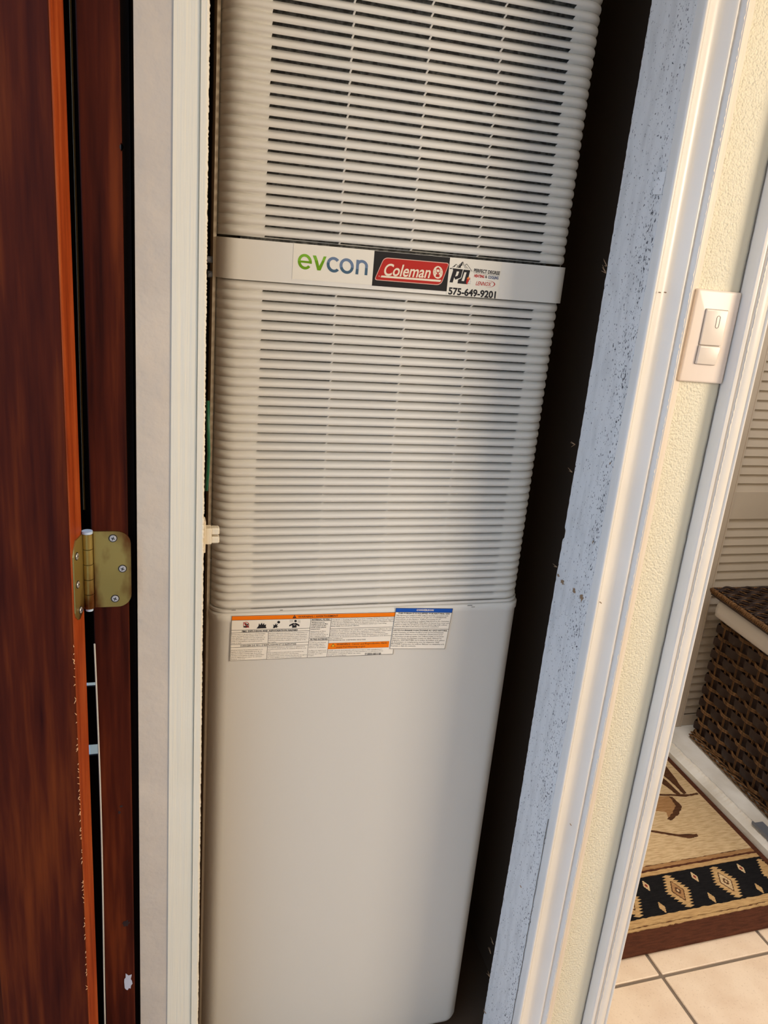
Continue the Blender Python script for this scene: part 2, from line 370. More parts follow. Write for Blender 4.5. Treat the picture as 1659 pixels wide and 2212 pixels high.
# jagged caulk bead along its right edge
V = []; F = []; nz = 700
for i in range(nz+1):
    z = 2.02*i/nz; j = random.uniform(0, .0012)+.0012*abs(math.sin(z*2*math.pi/.009+random.uniform(-.6, .6)))
    V += [(.6558-j, .8996, z), (.6585, .9000, z), (.6600, .9185, z)]
for i in range(nz):
    for k in range(2): F.append((i*3+k, i*3+k+1, (i+1)*3+k+1, (i+1)*3+k))
me('caulk_bead', V, F, 'bandp', cs1)
B().prism([(.6600, .9198), (.6600, .9165), (.6740, .9172), (.6800, .9198)], 0, 2.03).build('caulk_band', 'bandp', cs1)
p2 = [(.7442, .9195)]+spl([(.7442, .908), (.7444, .900), (.7455, .8965)], 4)+spl([(.7458, .8962), (.7500, .8955), (.7512, .8960), (.7530, .8990), (.7552, .8975)], 4)+spl([(.7556, .8965), (.762, .8945), (.768, .8946), (.7728, .8965)], 4)+spl([(.7735, .8975), (.7752, .8950), (.7775, .8948), (.7795, .897)], 4)+[(.7815, .902), (.7815, .9195)]
cs2 = casing('trim_7', p2, 'narrow white moulded casing of the right-hand doorway')
V = []; F = []
for i in range(nz+1):
    z = 2.02*i/nz; j = random.uniform(0, .0016)
    V += [(.7566-.0002-j, .8950, z), (.7575, .8955, z), (.7575, .900, z)]
for i in range(nz):
    for k in range(2): F.append((i*3+k, i*3+k+1, (i+1)*3+k+1, (i+1)*3+k))
me('caulk_bead', V, F, 'trimw', cs2)
# dark corner line between textured wall and casing 2
b = B(); P = [(.7432+random.uniform(-.0004, .0004), .9185, .01+2.0*i/160) for i in range(161)]
b.tube(P, .0008, 5).build('dark_corner_seam', 'speck', cs2)
b = B()
for (px, py, yy) in ((1427, 632, .9045), (1439, 632, .9065), (1299, 1303, .906), (1126, 1917, .906), (1234, 1783, .907)):
    p = onY(px, py, yy-.0035); b.cyl(p, p+Vector((0, .004, 0)), .0007, 8)
b.build('nail_hole', 'chip', cs1)

# ================================================================== FURNACE
XF0, XF1, YF = .0815, .5783, 1.076
fur = empty('wall_furnace', (.33, 1.3, .004), 'tall cream wall furnace with louvered grille doors standing in the dark closet', 'furnace')
def front_prof(x0, x1, yf, yb, r, n=8):
    P = [(x0, yb)]+[(x0+r-r*math.cos(a), yf+r-r*math.sin(a)) for a in [math.pi/2*i/n for i in range(n+1)]]
    return P+[(x1-r+r*math.sin(a), yf+r-r*math.cos(a)) for a in [math.pi/2*i/n for i in range(n+1)]]+[(x1, yb)]
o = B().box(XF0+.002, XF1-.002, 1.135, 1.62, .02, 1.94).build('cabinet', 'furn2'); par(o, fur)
o = B().box(XF0+.03, XF1-.03, 1.12, 1.5, .004, .06).build('base', 'rubber'); par(o, fur)
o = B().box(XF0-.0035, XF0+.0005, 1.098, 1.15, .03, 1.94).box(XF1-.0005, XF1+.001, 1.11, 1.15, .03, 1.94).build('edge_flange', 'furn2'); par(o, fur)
o = B().box(.112, .548, 1.096, 1.130, 1.00, 1.93).build('air_filter', 'filter'); par(o, fur)
RC = .027; PER = .01263
SL = [(.1408, .2378), (.2402, .3366), (.339, .4333), (.4357, .5302)]
prof = [(0, 0.), (.06, 1.5), (.14, 3.7), (.23, 5.8), (.33, 7.5), (.44, 8.4), (.56, 8.5), (.775, 7.5), (.98, .5), (1, 0.)]
def cols():
    L = []
    n = 9
    for i in range(n+1):
        a = math.pi/2*i/n; L.append((XF0+.001+RC-RC*math.cos(a), YF+.008+RC-RC*math.sin(a), -math.cos(a), -math.sin(a), .10+.90*max(0., min(1., (i/n-.30)/.70))**.8))
    xs = []
    for a, c in SL: xs += [a, c]
    for x in xs: L.append((x, YF+.008, 0, -1, 1))
    for i in range(n+1):
        a = math.pi/2*(1-i/n); L.append((XF1-.001-RC+RC*math.cos(a), YF+.008+RC-RC*math.sin(a), math.cos(a), -math.sin(a), .10+.90*max(0., min(1., ((n-i)/n-.30)/.70))**.8))
    return L
CO = cols(); n1 = 9
V = []; F = []; NR = len(prof)
for (x, y, nx, ny, f) in CO:
    for (t, d) in prof: V.append((x+nx*d*f*.001, y+ny*d*f*.001, -PER*t))
slotcol = {n1+1+2*k for k in range(4)}
for c in range(len(CO)-1):
    for r in range(NR-1):
        if c in slotcol and r == 7: continue
        a = c*NR+r; F.append((a, a+1, a+NR+1, a+NR))
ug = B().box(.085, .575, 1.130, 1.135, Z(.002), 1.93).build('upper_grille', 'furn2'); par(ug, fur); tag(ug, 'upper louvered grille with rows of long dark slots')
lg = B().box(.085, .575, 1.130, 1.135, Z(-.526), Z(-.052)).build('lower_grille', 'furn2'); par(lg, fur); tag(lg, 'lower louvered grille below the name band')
def par2(o, p): o.parent = p; o.matrix_parent_inverse = p.matrix_world.inverted(); return o
def slat_set(parent, ztop, count, proto=None):
    for k in range(count):
        if proto is None:
            o = me('slat', V, F, 'furn', None, True); proto = o
            o.data.set_sharp_from_angle(angle=math.radians(70))
            md = o.modifiers.new('thick', 'SOLIDIFY'); md.thickness = .0009; md.offset = 0
        else: o = proto.copy(); C.collection.objects.link(o)
        o.location = (0, 0, ztop-PER*k+CAMZ); o.parent = parent; o.matrix_parent_inverse = Matrix.Identity(4)
        o.location = Vector((0, 0, ztop-PER*k+CAMZ))-Vector(fur.location)+Vector(fur.location)
    return proto
# grille meshes are written in world coordinates: slats parented with the furnace offset undone through the grille
pr = slat_set(ug, .0030+PER*36, 36)
pr = slat_set(lg, -.0515, 37, pr)
o = B().prism(front_prof(XF0, XF1+.001, YF-.0015, 1.135, RC), Z(-.0505), Z(-.0005)).build('name_band', 'furn'); shade(o, 40); par(o, fur)
band = o
# bottom rim of the lower grille, lip and lower door
o = B().prism(front_prof(XF0, XF1, YF, 1.135, RC), Z(-.5225), Z(-.5185)).build('grille_rim', 'furn'); shade(o, 40); par(o, fur)
b = B()
x0, x1 = XF0-.001, XF1+.003
lay = [(-.5285, .006), (-.5265, .0025), (-.530, .0008), (-.5335, 0), (-.541, 0), (-.544, .0012), (-.547, .0035), (-1.428, .0035), (-1.436, .005), (-1.4405, .010)]
lay = [(-.5235, .0060), (-.5245, .003), (-.5262, .0008), (-.5275, 0), (-.5370, 0), (-.5395, .0012), (-1.428, .0012), (-1.436, .003), (-1.4405, .008)]
Vd = []; Fd = []; n = None
for zr, ins in lay:
    P = front_prof(x0+ins, x1-ins, YF-.001+ins, 1.15, RC); n = len(P); Vd += [(x, y, Z(zr)) for x, y in P]
for l in range(len(lay)-1):
    for k in range(n-1): Fd.append((l*n+k, (l+1)*n+k, (l+1)*n+k+1, l*n+k+1))
Fd += [tuple(range(n)), tuple((len(lay)-1)*n+k for k in range(n-1, -1, -1))]
ld = me('lower_door', Vd, Fd, 'furn'); shade(ld, 40); par(ld, fur); tag(ld, 'smooth blank lower door panel')
YD = YF-.001-.0002      # flat face of the lower door
for (px, py) in ((450, 560), (455, 592), (456, 890), (456, 1205), (446, 1632)):
    p = onY(px, py, 1.11); o = B().cyl((p.x, 1.10, p.z), (p.x, 1.106, p.z), .003, 8).box(p.x-.004, XF0-.001, 1.106, 1.109, p.z-.004, p.z+.004).build('side_screw', 'steel'); par(o, fur)
# scuffs
MT['scuff'] = plain('grey_scuff', srgb(150, 146, 140), .7)
b = B()
for (px, py, l_) in ((505, 1318, .006), (608, 1318, .004), (1015, 1308, .008), (1022, 1311, .006)):
    p = onY(px, py, YF-.001); o = B().box(p.x-l_/2, p.x+l_/2, YF-.0013, YF-.0008, p.z-.0006, p.z+.0006).build('scuff_mark', 'scuff'); par(o, fur)

# ------------------------------------------------------------------ flat printing
def homog(src, dst):
    A = []; y = []
    for (u, v), (X, Z_) in zip(src, dst):
        A.append([u, v, 1, 0, 0, 0, -u*X, -v*X]); y.append(X); A.append([0, 0, 0, u, v, 1, -u*Z_, -v*Z_]); y.append(Z_)
    h = np.append(np.linalg.solve(np.array(A, float), np.array(y, float)), 1).reshape(3, 3)
    def f(u, v): q = h@np.array([u, v, 1.]); return (float(q[0]/q[2]), float(q[1]/q[2]))
    return f
class Art:
    """flat print on a sticker: artwork coordinates are turned into metres on the sticker's own plane"""
    def __init__(s, f, y): s.f = f; s.y = y; s.b = {}; s.k = 0
    def poly(s, mat, P, lift=1):
        b = s.b.setdefault((mat, lift), B()); q = [s.f(*p) for p in P]
        a = sum(q[i][0]*q[(i+1) % len(q)][1]-q[(i+1) % len(q)][0]*q[i][1] for i in range(len(q)))
        if a < 0: q = q[::-1]
        s.k += 1; b.add([(x, s.y-.00012*lift-.000009*(s.k % 11), z) for x, z in q], [tuple(range(len(q)))])
    def line(s, mat, p, q, w_, lift=1):
        d = Vector((q[0]-p[0], q[1]-p[1])); d.normalize(); nx, ny = -d.y*w_/2, d.x*w_/2
        s.poly(mat, [(p[0]+nx, p[1]+ny), (q[0]+nx, q[1]+ny), (q[0]-nx, q[1]-ny), (p[0]-nx, p[1]-ny)], lift)
    def ring(s, mat, c, rx, ry, w_, a0=0, a1=360, lift=1, n=28):
        for i in range(n):
            a, b_ = math.radians(a0+(a1-a0)*i/n), math.radians(a0+(a1-a0)*(i+1)/n)
            s.poly(mat, [(c[0]+rx*math.cos(a), c[1]+ry*math.sin(a)), (c[0]+rx*math.cos(b_), c[1]+ry*math.sin(b_)),
                         (c[0]+(rx-w_)*math.cos(b_), c[1]+(ry-w_)*math.sin(b_)), (c[0]+(rx-w_)*math.cos(a), c[1]+(ry-w_)*math.sin(a))], lift)
    def disc(s, mat, c, rx, ry, lift=1, n=24):
        s.poly(mat, [(c[0]+rx*math.cos(2*math.pi*i/n), c[1]+ry*math.sin(2*math.pi*i/n)) for i in range(n)], lift)
    def text(s, mat, txt, bl, br, tl, bold=0., lift=2, res=2, caps=.729, box=False):
        cu = bpy.data.curves.new('t', 'FONT'); cu.body = txt; cu.resolution_u = res; cu.offset = bold; cu.fill_mode = 'FRONT'
        to = bpy.data.objects.new('t', cu); C.collection.objects.link(to)
        dg = bpy.context.evaluated_depsgraph_get(); ms = bpy.data.meshes.new_from_object(to.evaluated_get(dg))
        vs = [v.co.copy() for v in ms.vertices]; fs = [tuple(p.vertices) for p in ms.polygons]
        bpy.data.objects.remove(to); bpy.data.curves.remove(cu); bpy.data.meshes.remove(ms)
        if not vs: return
        mx0 = min(v.x for v in vs); mx1 = max(v.x for v in vs)
        o_ = s.f(*bl); e1 = s.f(*br); e2 = s.f(*tl); b = s.b.setdefault((mat, lift), B())
        ux, uz = e1[0]-o_[0], e1[1]-o_[1]; vx, vz = e2[0]-o_[0], e2[1]-o_[1]
        P = []
        for v in vs:
            a = (v.x-mx0)/(mx1-mx0); c = v.y/caps; P.append((o_[0]+a*ux+c*vx, s.y-.00012*lift, o_[1]+a*uz+c*vz))
        b.add(P, fs)
    def done(s, parent, names={}):
        for (mat, lift), b in s.b.items():
            o = b.build(names.get(mat, 'printing'), mat); par2(o, parent); o['kind'] = 'stuff'
bpy.context.view_layer.update()
def sticker(name, x0, x1, z0, z1, y, mat, label, corners=None, th=.0004):
    P = corners or [(x0, z0), (x1, z0), (x1, z1), (x0, z1)]
    V = [(x, y-th, Z(z)) for x, z in P]+[(x, y+.0001, Z(z)) for x, z in P]
    o = me(name, V, [(0, 1, 2, 3), (7, 6, 5, 4), (0, 4, 5, 1), (1, 5, 6, 2), (2, 6, 7, 3), (3, 7, 4, 0)], mat)
    par(o, fur); tag(o, label); bpy.context.view_layer.update(); return o
YB = YF-.0015
# --- sticker 1
s1 = sticker('sticker', .1777, .2858, -.0448, -.0004, YB, 'evpaper', 'pale sticker with lowercase green and slate blue word')
f = homog([(-57, 25), (1548, 208), (1509, 908), (-83, 743)], [(.1777, Z(.0004)), (.2858, Z(-.0014)), (.2862, Z(-.0460)), (.1779, Z(-.0440))])
a = Art(f, YB-.0004)
def loop_letter(c, rx, ry, w_, a0, a1, m1, m2, split):
    n = 40
    for i in range(n):
        q0, q1 = math.radians(a0+(a1-a0)*i/n), math.radians(a0+(a1-a0)*(i+1)/n); mid = (q0+q1)/2
        yv = ry*math.sin(mid); mt = m1 if c[1]+yv+.1*rx*math.cos(mid) < split else m2
        a.poly(mt, [(c[0]+rx*math.cos(q0), c[1]+ry*math.sin(q0)+.1*rx*math.cos(q0)), (c[0]+rx*math.cos(q1), c[1]+ry*math.sin(q1)+.1*rx*math.cos(q1)),
                    (c[0]+(rx-w_)*math.cos(q1), c[1]+(ry-w_)*math.sin(q1)+.1*rx*math.cos(q1)), (c[0]+(rx-w_)*math.cos(q0), c[1]+(ry-w_)*math.sin(q0)+.1*rx*math.cos(q0))])
loop_letter((166, 412), 140, 156, 56, 38, 372, 'green1', 'green2', 400)
a.poly('green2', [(80, 384), (300, 408), (300, 450), (80, 428)])
a.poly('green1', [(322, 286), (388, 290), (426, 394), (360, 384)]); a.poly('green2', [(360, 384), (426, 394), (452, 500), (480, 590), (414, 585)])
a.poly('green1', [(540, 308), (596, 312), (560, 402), (506, 396)]); a.poly('green2', [(506, 396), (560, 402), (480, 590), (430, 560), (452, 500)])
loop_letter((740, 476), 140, 156, 58, 42, 318, 'slate1', 'slate2', 430)
loop_letter((998, 504), 142, 156, 58, 0, 360, 'slate1', 'slate2', 545)
a.poly('slate1', [(1192, 376), (1246, 384), (1238, 566), (1182, 562)]); a.poly('slate2', [(1182, 562), (1238, 566), (1228, 674), (1172, 668)])
for i in range(14):
    q0, q1 = math.radians(180+180*i/14), math.radians(180+180*(i+1)/14); c = (1304, 500)
    a.poly('slate1', [(c[0]+118*math.cos(q0), c[1]+118*math.sin(q0)+14*math.cos(q0)), (c[0]+118*math.cos(q1), c[1]+118*math.sin(q1)+14*math.cos(q1)),
                      (c[0]+62*math.cos(q1), c[1]+60*math.sin(q1)+8*math.cos(q1)), (c[0]+62*math.cos(q0), c[1]+60*math.sin(q0)+8*math.cos(q0))])
a.poly('slate1', [(1366, 508), (1422, 514), (1418, 548), (1364, 546)]); a.poly('slate2', [(1364, 546), (1418, 548), (1410, 692), (1354, 688)])
a.done(s1)
# --- sticker 2
s2 = sticker('sticker', .2858, .3928, -.0455, -.0008, YB, 'coal', 'black sticker with red slanted badge, white italic word and lantern emblem')
f = homog([(75, 30), (1582, 155), (1515, 830), (35, 720)], [(.2858, Z(-.0010)), (.3926, Z(-.0010)), (.3930, Z(-.0456)), (.2866, Z(-.0460))])
a = Art(f, YB-.0004)
def rpoly(P, rs, n=6):
    out = []
    for i, p in enumerate(P):
        p = Vector(p); q0 = Vector(P[i-1]); q1 = Vector(P[(i+1) % len(P)]); r = rs[i]
        A_ = p+(q0-p).normalized()*r; B_ = p+(q1-p).normalized()*r
        for k in range(n+1):
            t = k/n; out.append(tuple((1-t)**2*A_+2*t*(1-t)*p+t*t*B_))
    return out
a.poly('paleline', rpoly([(262, 155), (1570, 262), (1398, 708), (68, 602)], [90, 60, 100, 60]), 1)
a.poly('red', rpoly([(268, 170), (1556, 275), (1390, 694), (84, 590)], [85, 55, 95, 55]), 2)
a.text('warmwht', 'Coleman', (238, 505), (1160, 560), (302, 268), .016, 3, 5)
a.poly('warmwht', [(212, 512), (1408, 602), (1380, 640), (194, 548)], 3)
a.disc('warmwht', (1335, 450), 98, 126, 3)
a.poly('red', [(1298, 375), (1340, 345), (1382, 384), (1380, 395), (1298, 388)], 4); a.poly('red', [(1302, 388), (1312, 389), (1310, 445), (1300, 444)], 4); a.poly('red', [(1366, 394), (1378, 395), (1374, 452), (1364, 450)], 4)
a.poly('red', [(1302, 440), (1376, 446), (1374, 458), (1300, 452)], 4); a.poly('red', [(1318, 456), (1352, 458), (1350, 484), (1316, 482)], 4); a.poly('red', [(1296, 484), (1370, 490), (1364, 546), (1290, 540)], 4)
for (dx, dy) in ((-1, -.45), (-1, 0), (-1, .4), (1, -.45), (1, 0), (1, .4)):
    a.line('red', (1335+dx*52, 445+dy*55), (1335+dx*80, 445+dy*85), 7, 4)
a.text('paleline', '®', (150, 540), (182, 543), (150, 512), 0, 3)
a.done(s2, {'red': 'red_print', 'warmwht': 'white_print'})
# --- sticker 3
s3 = sticker('sticker', .3928, .4697, -.0503, -.0008, YB, 'evpaper', 'pale contractor sticker with black initials, mountains, flame and phone number')
f = homog([(150, 80), (1560, 215), (1440, 1215), (60, 1110)], [(.3928, Z(-.0010)), (.4697, Z(-.0041)), (.4688, Z(-.0502)), (.3936, Z(-.0490))])
a = Art(f, YB-.0004)
a.text('ink', '575-649-9201', (95, 1110), (1400, 1200), (113, 908), .034, 2, 4)
a.text('ink', 'PERFECT DEGREE', (785, 455), (1505, 515), (800, 355), .03, 2, 3)
a.line('ink', (780, 483), (1508, 545), 7)
a.text('lred', 'HEATING', (795, 597), (1075, 618), (805, 517), .04, 2, 2); a.text('ink', '&', (1105, 618), (1150, 622), (1110, 535), .03, 2, 2); a.text('lblue', 'COOLING', (1178, 627), (1470, 648), (1186, 545), .04, 2, 2)
a.text('lred', 'LENNOX', (838, 828), (1250, 852), (875, 712), .01, 2, 2)
for i in range(24):
    q0, q1 = math.radians(-100+200*i/24), math.radians(-100+200*(i+1)/24); k0 = 26*math.cos(q0/2)**3+3; k1 = 26*math.cos(q1/2)**3+3
    a.poly('lred', [(1165+220*math.cos(q0), 790+100*math.sin(q0)), (1165+220*math.cos(q1), 790+100*math.sin(q1)), (1165+(220-k1)*math.cos(q1), 790+(100-k1*.3)*math.sin(q1)), (1165+(220-k0)*math.cos(q0), 790+(100-k0*.3)*math.sin(q0))])
# P
a.poly('ink', [(208, 372), (492, 395), (432, 632), (285, 694), (256, 628), (215, 778), (130, 772), (228, 430)]); a.poly('evpaper', [(325, 458), (388, 462), (348, 578), (282, 606)], 3)
a.poly('ink', [(510, 399), (692, 412), (648, 590), (584, 814), (345, 797), (364, 690), (447, 645)]); a.poly('evpaper', [(532, 472), (588, 476), (520, 728), (452, 722)], 3)
# mountains
a.line('ink', (140, 385), (200, 378), 26); a.line('ink', (215, 345), (315, 255), 16); a.line('ink', (315, 255), (350, 300), 10); a.line('ink', (320, 350), (490, 180), 16); a.line('ink', (490, 180), (530, 300), 14)
a.line('ink', (560, 260), (595, 235), 14); a.line('ink', (595, 235), (745, 450), 12); a.line('ink', (560, 260), (580, 370), 12); a.poly('ink', [(345, 355), (420, 265), (450, 250), (430, 355)]); a.poly('ink', [(440, 250), (490, 180), (470, 290), (430, 300)])
a.line('ink', (600, 320), (635, 380), 8); a.line('ink', (255, 335), (290, 290), 12); a.line('ink', (525, 300), (545, 365), 8)
a.poly('flame', [(600, 640), (655, 590), (650, 690), (600, 730)], 2); a.poly('lred', [(585, 700), (625, 640), (640, 700), (680, 610), (690, 650), (635, 740), (605, 830), (580, 780)], 3)
for (u, v, l) in ((690, 690, 10), (650, 740, 12), (700, 740, 10), (645, 790, 12), (685, 790, 10)): a.disc('lblue', (u, v), l, l*.8)
a.done(s3, {'lred': 'red_print', 'ink': 'black_print'})
# --- warning label
WC = [(.1122, -.5268), (.3668, -.5318), (.3680, -.6062), (.1112, -.6022)]
wl = sticker('warning_label', 0, 0, 0, 0, YD, 'wht', 'white warning label with orange header, hazard pictograms and fine bilingual print', [WC[3], WC[2], WC[1], WC[0]])
f = homog([(63, 125), (1190, 107), (1178, 391), (50, 438)], [(x, Z(z)) for x, z in WC])
a = Art(f, YD-.0004)
def s6(x, y): return ((490+x*260/1659-480)*1659/520, (1310+y*260/1659-1290)*1659/520)
def s7(x, y): return ((700+x*290/1659-480)*1659/520, (1310+y*290/1659-1290)*1659/520)
def T(S, mat, t, x0, y0, x1, y1, h, bold=0., lift=3): a.text(mat, t, S(x0, y0), S(x1, y1), S(x0+1, y0-h), bold, lift, 1)
def Lr(S, p, q, w_=2.2): a.line('ink', S(*p), S(*q), w_)
a.poly('org', [(67, 129), (1186, 111), (1186, 136), (66, 155)], 1)
T(s6, 'ink', 'WARNING / AVERTISSEMENT', 985, 155, 1530, 143, 26, .006)
a.poly('ink', [s6(908, 162), s6(962, 158), s6(935, 116)], 2); a.line('org', s6(935, 130), s6(936, 148), 2, 3)
for (p, q) in (((66, 127), (1186, 109)), ((65, 156), (1186, 137)), ((66, 127), (53, 434)), ((53, 434), (1176, 389)), ((1186, 109), (1176, 389))): a.line('ink', p, q, 2.4)
Lr(s6, (62, 320), (1150, 296)); Lr(s6, (58, 356), (1145, 330)); Lr(s6, (52, 516), (1135, 484)); Lr(s6, (48, 558), (1132, 522)); Lr(s6, (1160, 168), (1118, 694)); Lr(s6, (578, 345), (572, 500)); Lr(s6, (566, 540), (556, 718))
Lr(s6, (1440, 165), (1390, 684)); Lr(s6, (1160, 202), (1436, 194)); Lr(s6, (1145, 430), (1412, 424)); Lr(s6, (1143, 468), (1408, 460))
T(s6, 'ink', 'FIRE, EXPLOSION AND ASPHYXIATION HAZARD', 208, 345, 985, 328, 22, .03)
T(s6, 'ink', "DANGER DE FEU, D'EXPLOSION ET D'ASPHYXIE", 190, 543, 965, 518, 22, .01)
T(s6, 'ink', 'INTERNAL FILTERS', 1175, 192, 1422, 188, 20, .02); T(s6, 'ink', 'FILTRES INTERNES', 1155, 458, 1398, 452, 20, .02)
def para(S, lines, x0, y0, dy, slope, h, drift, x1=None, bold=.0):
    for i, (t, xe) in enumerate(lines):
        xa = x0+drift*i; T(S, 'ink', t, xa, y0+dy*i, xe, y0+dy*i+slope*(xe-xa), h, bold)
para(s6, [('Do not store or use gasoline or other flammable', 535), ('vapors and liquids in the vicinity of this or any', 510), ('other appliance. Storage of or use of gasoline or', 532), ('other flammable vapors or liquids in the vicinity', 520), ('of this or any appliance can result in serious', 492), ('injury or death.', 205)], 66, 384, 24, -.024, 13, -1)
para(s6, [('Improper adjustment, alteration, service, maintenance or', 1118), ('installation can cause serious injury or death. Read and', 1108), ("follow instructions and precautions in User's Information", 1112), ('Manual provided with the furnace. Installation and service', 1118), ('must be performed by a qualified service agency or the', 1095), ('gas supplier.', 690)], 584, 371, 24, -.024, 13, -1)
para(s6, [("N'entreposez pas de produits pétroliers ou de", 500), ('liquides et vapeurs inflammables près de cet', 490), ("appareil ou autre. L'entreposage de produits", 485), ('pétroliers ou de liquides et vapeurs inflammables', 520), ("près de l'appareil peut causer de sérieuses", 488), ('blessures ou la mort.', 255)], 58, 600, 24.5, -.03, 13, -1)
para(s6, [('Un mauvais ajustement, altération ou maintenance', 1085), ('ou service peuvent causer de sérieuses blessures ou la', 1102), ('mort.', 610), ('Lisez et suivez tous les instructions et précautions du', 1065), ("Guide d'installation fourni avec cette fournaise.", 1003), ("L'installation et le service doivent être faits par une agence", 1115), ('de service qualifiée ou par votre fournisseur de gaz.', 1045)], 572, 563, 23, -.03, 13, -1)
para(s6, [('All Filters must be', 1350), ('installed in the air filter', 1395), ('rack provided on the', 1370), ('inside of the plastic', 1370), ('louvered door.', 1290)], 1170, 226, 22.5, -.02, 14, -2, bold=.02)
para(s6, [('Replacement air filters', 1365), ('MUST be the same', 1340), ('dimensional size as the air', 1400), ('filter originally installed.', 1370)], 1162, 346, 22.5, -.02, 13, -2)
para(s6, [('Les filtres à air doivent', 1372), ('être installés dans le', 1350), ('support à filtre placé à', 1360), ("l'intérieur en plastique.", 1380)], 1145, 498, 22.5, -.02, 13, -2)
para(s6, [('Les filtres de remplacement', 1380), ('DOIVENT être de la même', 1380), ('grandeur que le filtre', 1330), ("d'origine.", 1212)], 1138, 606, 22.5, -.02, 13, -2)
para(s7, [('Category 1 Venting System; Improper venting of this furnace can cause', 850), ('explosion or asphyxiation. This unit requires a special venting system supplied', 850), ('by the furnace manufacturer. Refer to the instructions on the Installation Manual', 850), ('or the Roof Jack Kit for method of installation and proper vent sizing.', 760), ('REQUIRED ROOF JACK VENTS:', 430), ('', 0)][:5], 95, 168, 20.5, -.022, 12, -2)
para(s7, [('Système de ventilation de catégorie 1; une mauvaise installation de cette', 832), ('fournaise peut causer un feu, une explosion ou l\'asphyxie. Cette unité', 820), ('requiert un système de ventilation spécial fourni par le manufacturier.', 750), ("Référez-vous aux instructions dans le Guide d'installation ou l'ensemble", 782), ("d'extension de cheminée pour la bonne méthode d'installation et la dimension", 820), ('des ventilateurs.', 235), ('EXTENSIONS DE CHEMINÉES REQUISES', 515)], 84, 297, 20.5, -.022, 12, -2)
Lr(s7, (78, 275), (832, 256)); 
a.poly('org', [s7(62, 450), s7(800, 428), s7(795, 500), s7(50, 522)], 1)
a.line('ink', s7(62, 450), s7(800, 428), 2); a.line('ink', s7(50, 522), s7(795, 500), 2)
T(s7, 'ink', 'WARNING: Cancer and Reproductive Harm -', 160, 475, 790, 456, 24, .0); T(s7, 'ink', 'www.P65Warning.ca.gov', 155, 506, 510, 495, 21)
a.poly('ink', [s7(90, 492), s7(144, 490), s7(118, 452)], 2); a.poly('yel', [s7(98, 488), s7(136, 486), s7(118, 460)], 3); a.line('ink', s7(117, 468), s7(117, 482), 2, 4)
para(s7, [("Install, operate and maintain unit in accordance with manufacturer's", 718), ('instructions to avoid exposure to fuel substances or substances from', 728), ('incomplete combustion which can cause', 455), ('death or serious illness.', 285)], 62, 545, 20, -.026, 12, -2)
for i in range(26):
    u = 512+7.6*i; a.line('ink', s7(u, 566-.03*i), s7(u-3, 592-.03*i), random.choice((.9, 1.5, 2.0)), 3)
# pictograms
a.disc('lred', s6(268, 246), 20.5, 20.5, 2); a.disc('wht', s6(268, 246), 17, 17, 3); a.poly('ink', [s6(232, 262), s6(305, 255), s6(305, 275), s6(232, 282)], 4); a.poly('ink', [s6(245, 245), s6(262, 212), s6(278, 240), s6(296, 220), s6(300, 250), s6(262, 258)], 4); a.line('lred', s6(230, 210), s6(306, 284), 4.5, 5)
a.poly('ink', [s6(412, 298), s6(440, 262), s6(448, 225), s6(462, 250), s6(486, 216), s6(494, 246), s6(516, 222), s6(520, 250), s6(545, 240), s6(540, 268), s6(550, 292)], 2)
a.disc('ink', s6(718, 212), 10, 8.8, 2); a.poly('ink', [s6(640, 292), s6(650, 262), s6(640, 240), s6(664, 256), s6(676, 228), s6(684, 250), s6(704, 240), s6(694, 262), s6(716, 272), s6(694, 276), s6(700, 292), s6(676, 282), s6(662, 292)], 2); a.line('ink', s6(690, 232), s6(704, 250), 3, 2)
a.disc('ink', s6(950, 198), 8.8, 7.5, 2); a.poly('ink', [s6(905, 290), s6(905, 254), s6(862, 272), s6(866, 250), s6(915, 226), s6(956, 224), s6(1004, 248), s6(1004, 272), s6(964, 252), s6(966, 286)], 2); a.ring('wht', s6(935, 246), 6, 6, 1.6, lift=3, n=14)
for i in range(3): a.line('scuff', s6(868, 186+12*i), s6(918, 186+10*i), 2, 2); a.line('scuff', s6(980, 190+12*i), s6(1018, 196+12*i), 2, 2)
a.done(wl, {'ink': 'black_print', 'org': 'orange_print'})
# --- conversion label
CC = [(.3656, -.5243), (.4608, -.5293), (.4550, -.6020), (.3605, -.5962)]
cvl = sticker('conversion_label', 0, 0, 0, 0, YD-.0004, 'wht', 'small tilted white label with blue header about natural gas', [CC[3], CC[2], CC[1], CC[0]], .0007)
f = homog([(897, 7), (1597, 18), (1492, 525), (803, 518)], [(x, Z(z)) for x, z in CC])
a = Art(f, YD-.0011); idn = lambda x, y: (x, y)
a.poly('blue', [(893, 11), (1590, 22), (1582, 72), (888, 60)], 1)
for (p, q) in (((893, 11), (1590, 22)), ((1590, 22), (1488, 520)), ((893, 11), (808, 512)), ((808, 512), (1488, 520)), ((848, 260), (1540, 276)), ((888, 60), (1582, 72))): a.line('ink', p, q, 4)
def T2(t, x0, y0, x1, h, bold=0, mat='ink'): a.text(mat, t, (x0, y0), (x1, y0+.017*(x1-x0)), (x0+h*.22, y0-h), bold, 3, 1)
T2('CONVERSION', 1138, 46, 1350, 22, .03, 'wht')
T2('THIS FURNACE IS EQUIPPED FOR NATURAL GAS', 915, 82, 1550, 17, .02)
for i, (t, x1) in enumerate([('This furnace is equipped with orifices sized for operation with', 1532), ('natural gas. For conversions to LP gas see CONVERSION', 1505), ('instructions on the furnace. Orifices necessary for LP', 1440), ('conversion are provided in a plastic bag placed in the Customer', 1545), ('Packet. Remove NATURAL GAS label on burner box cover and', 1540), ('replace it with the LP label provided in plastic bag with orifices.', 1520), ('Remove this label if the furnace has been converted.', 1415)]): T2(t, 890-4*i, 106+22.6*i, x1, 15)
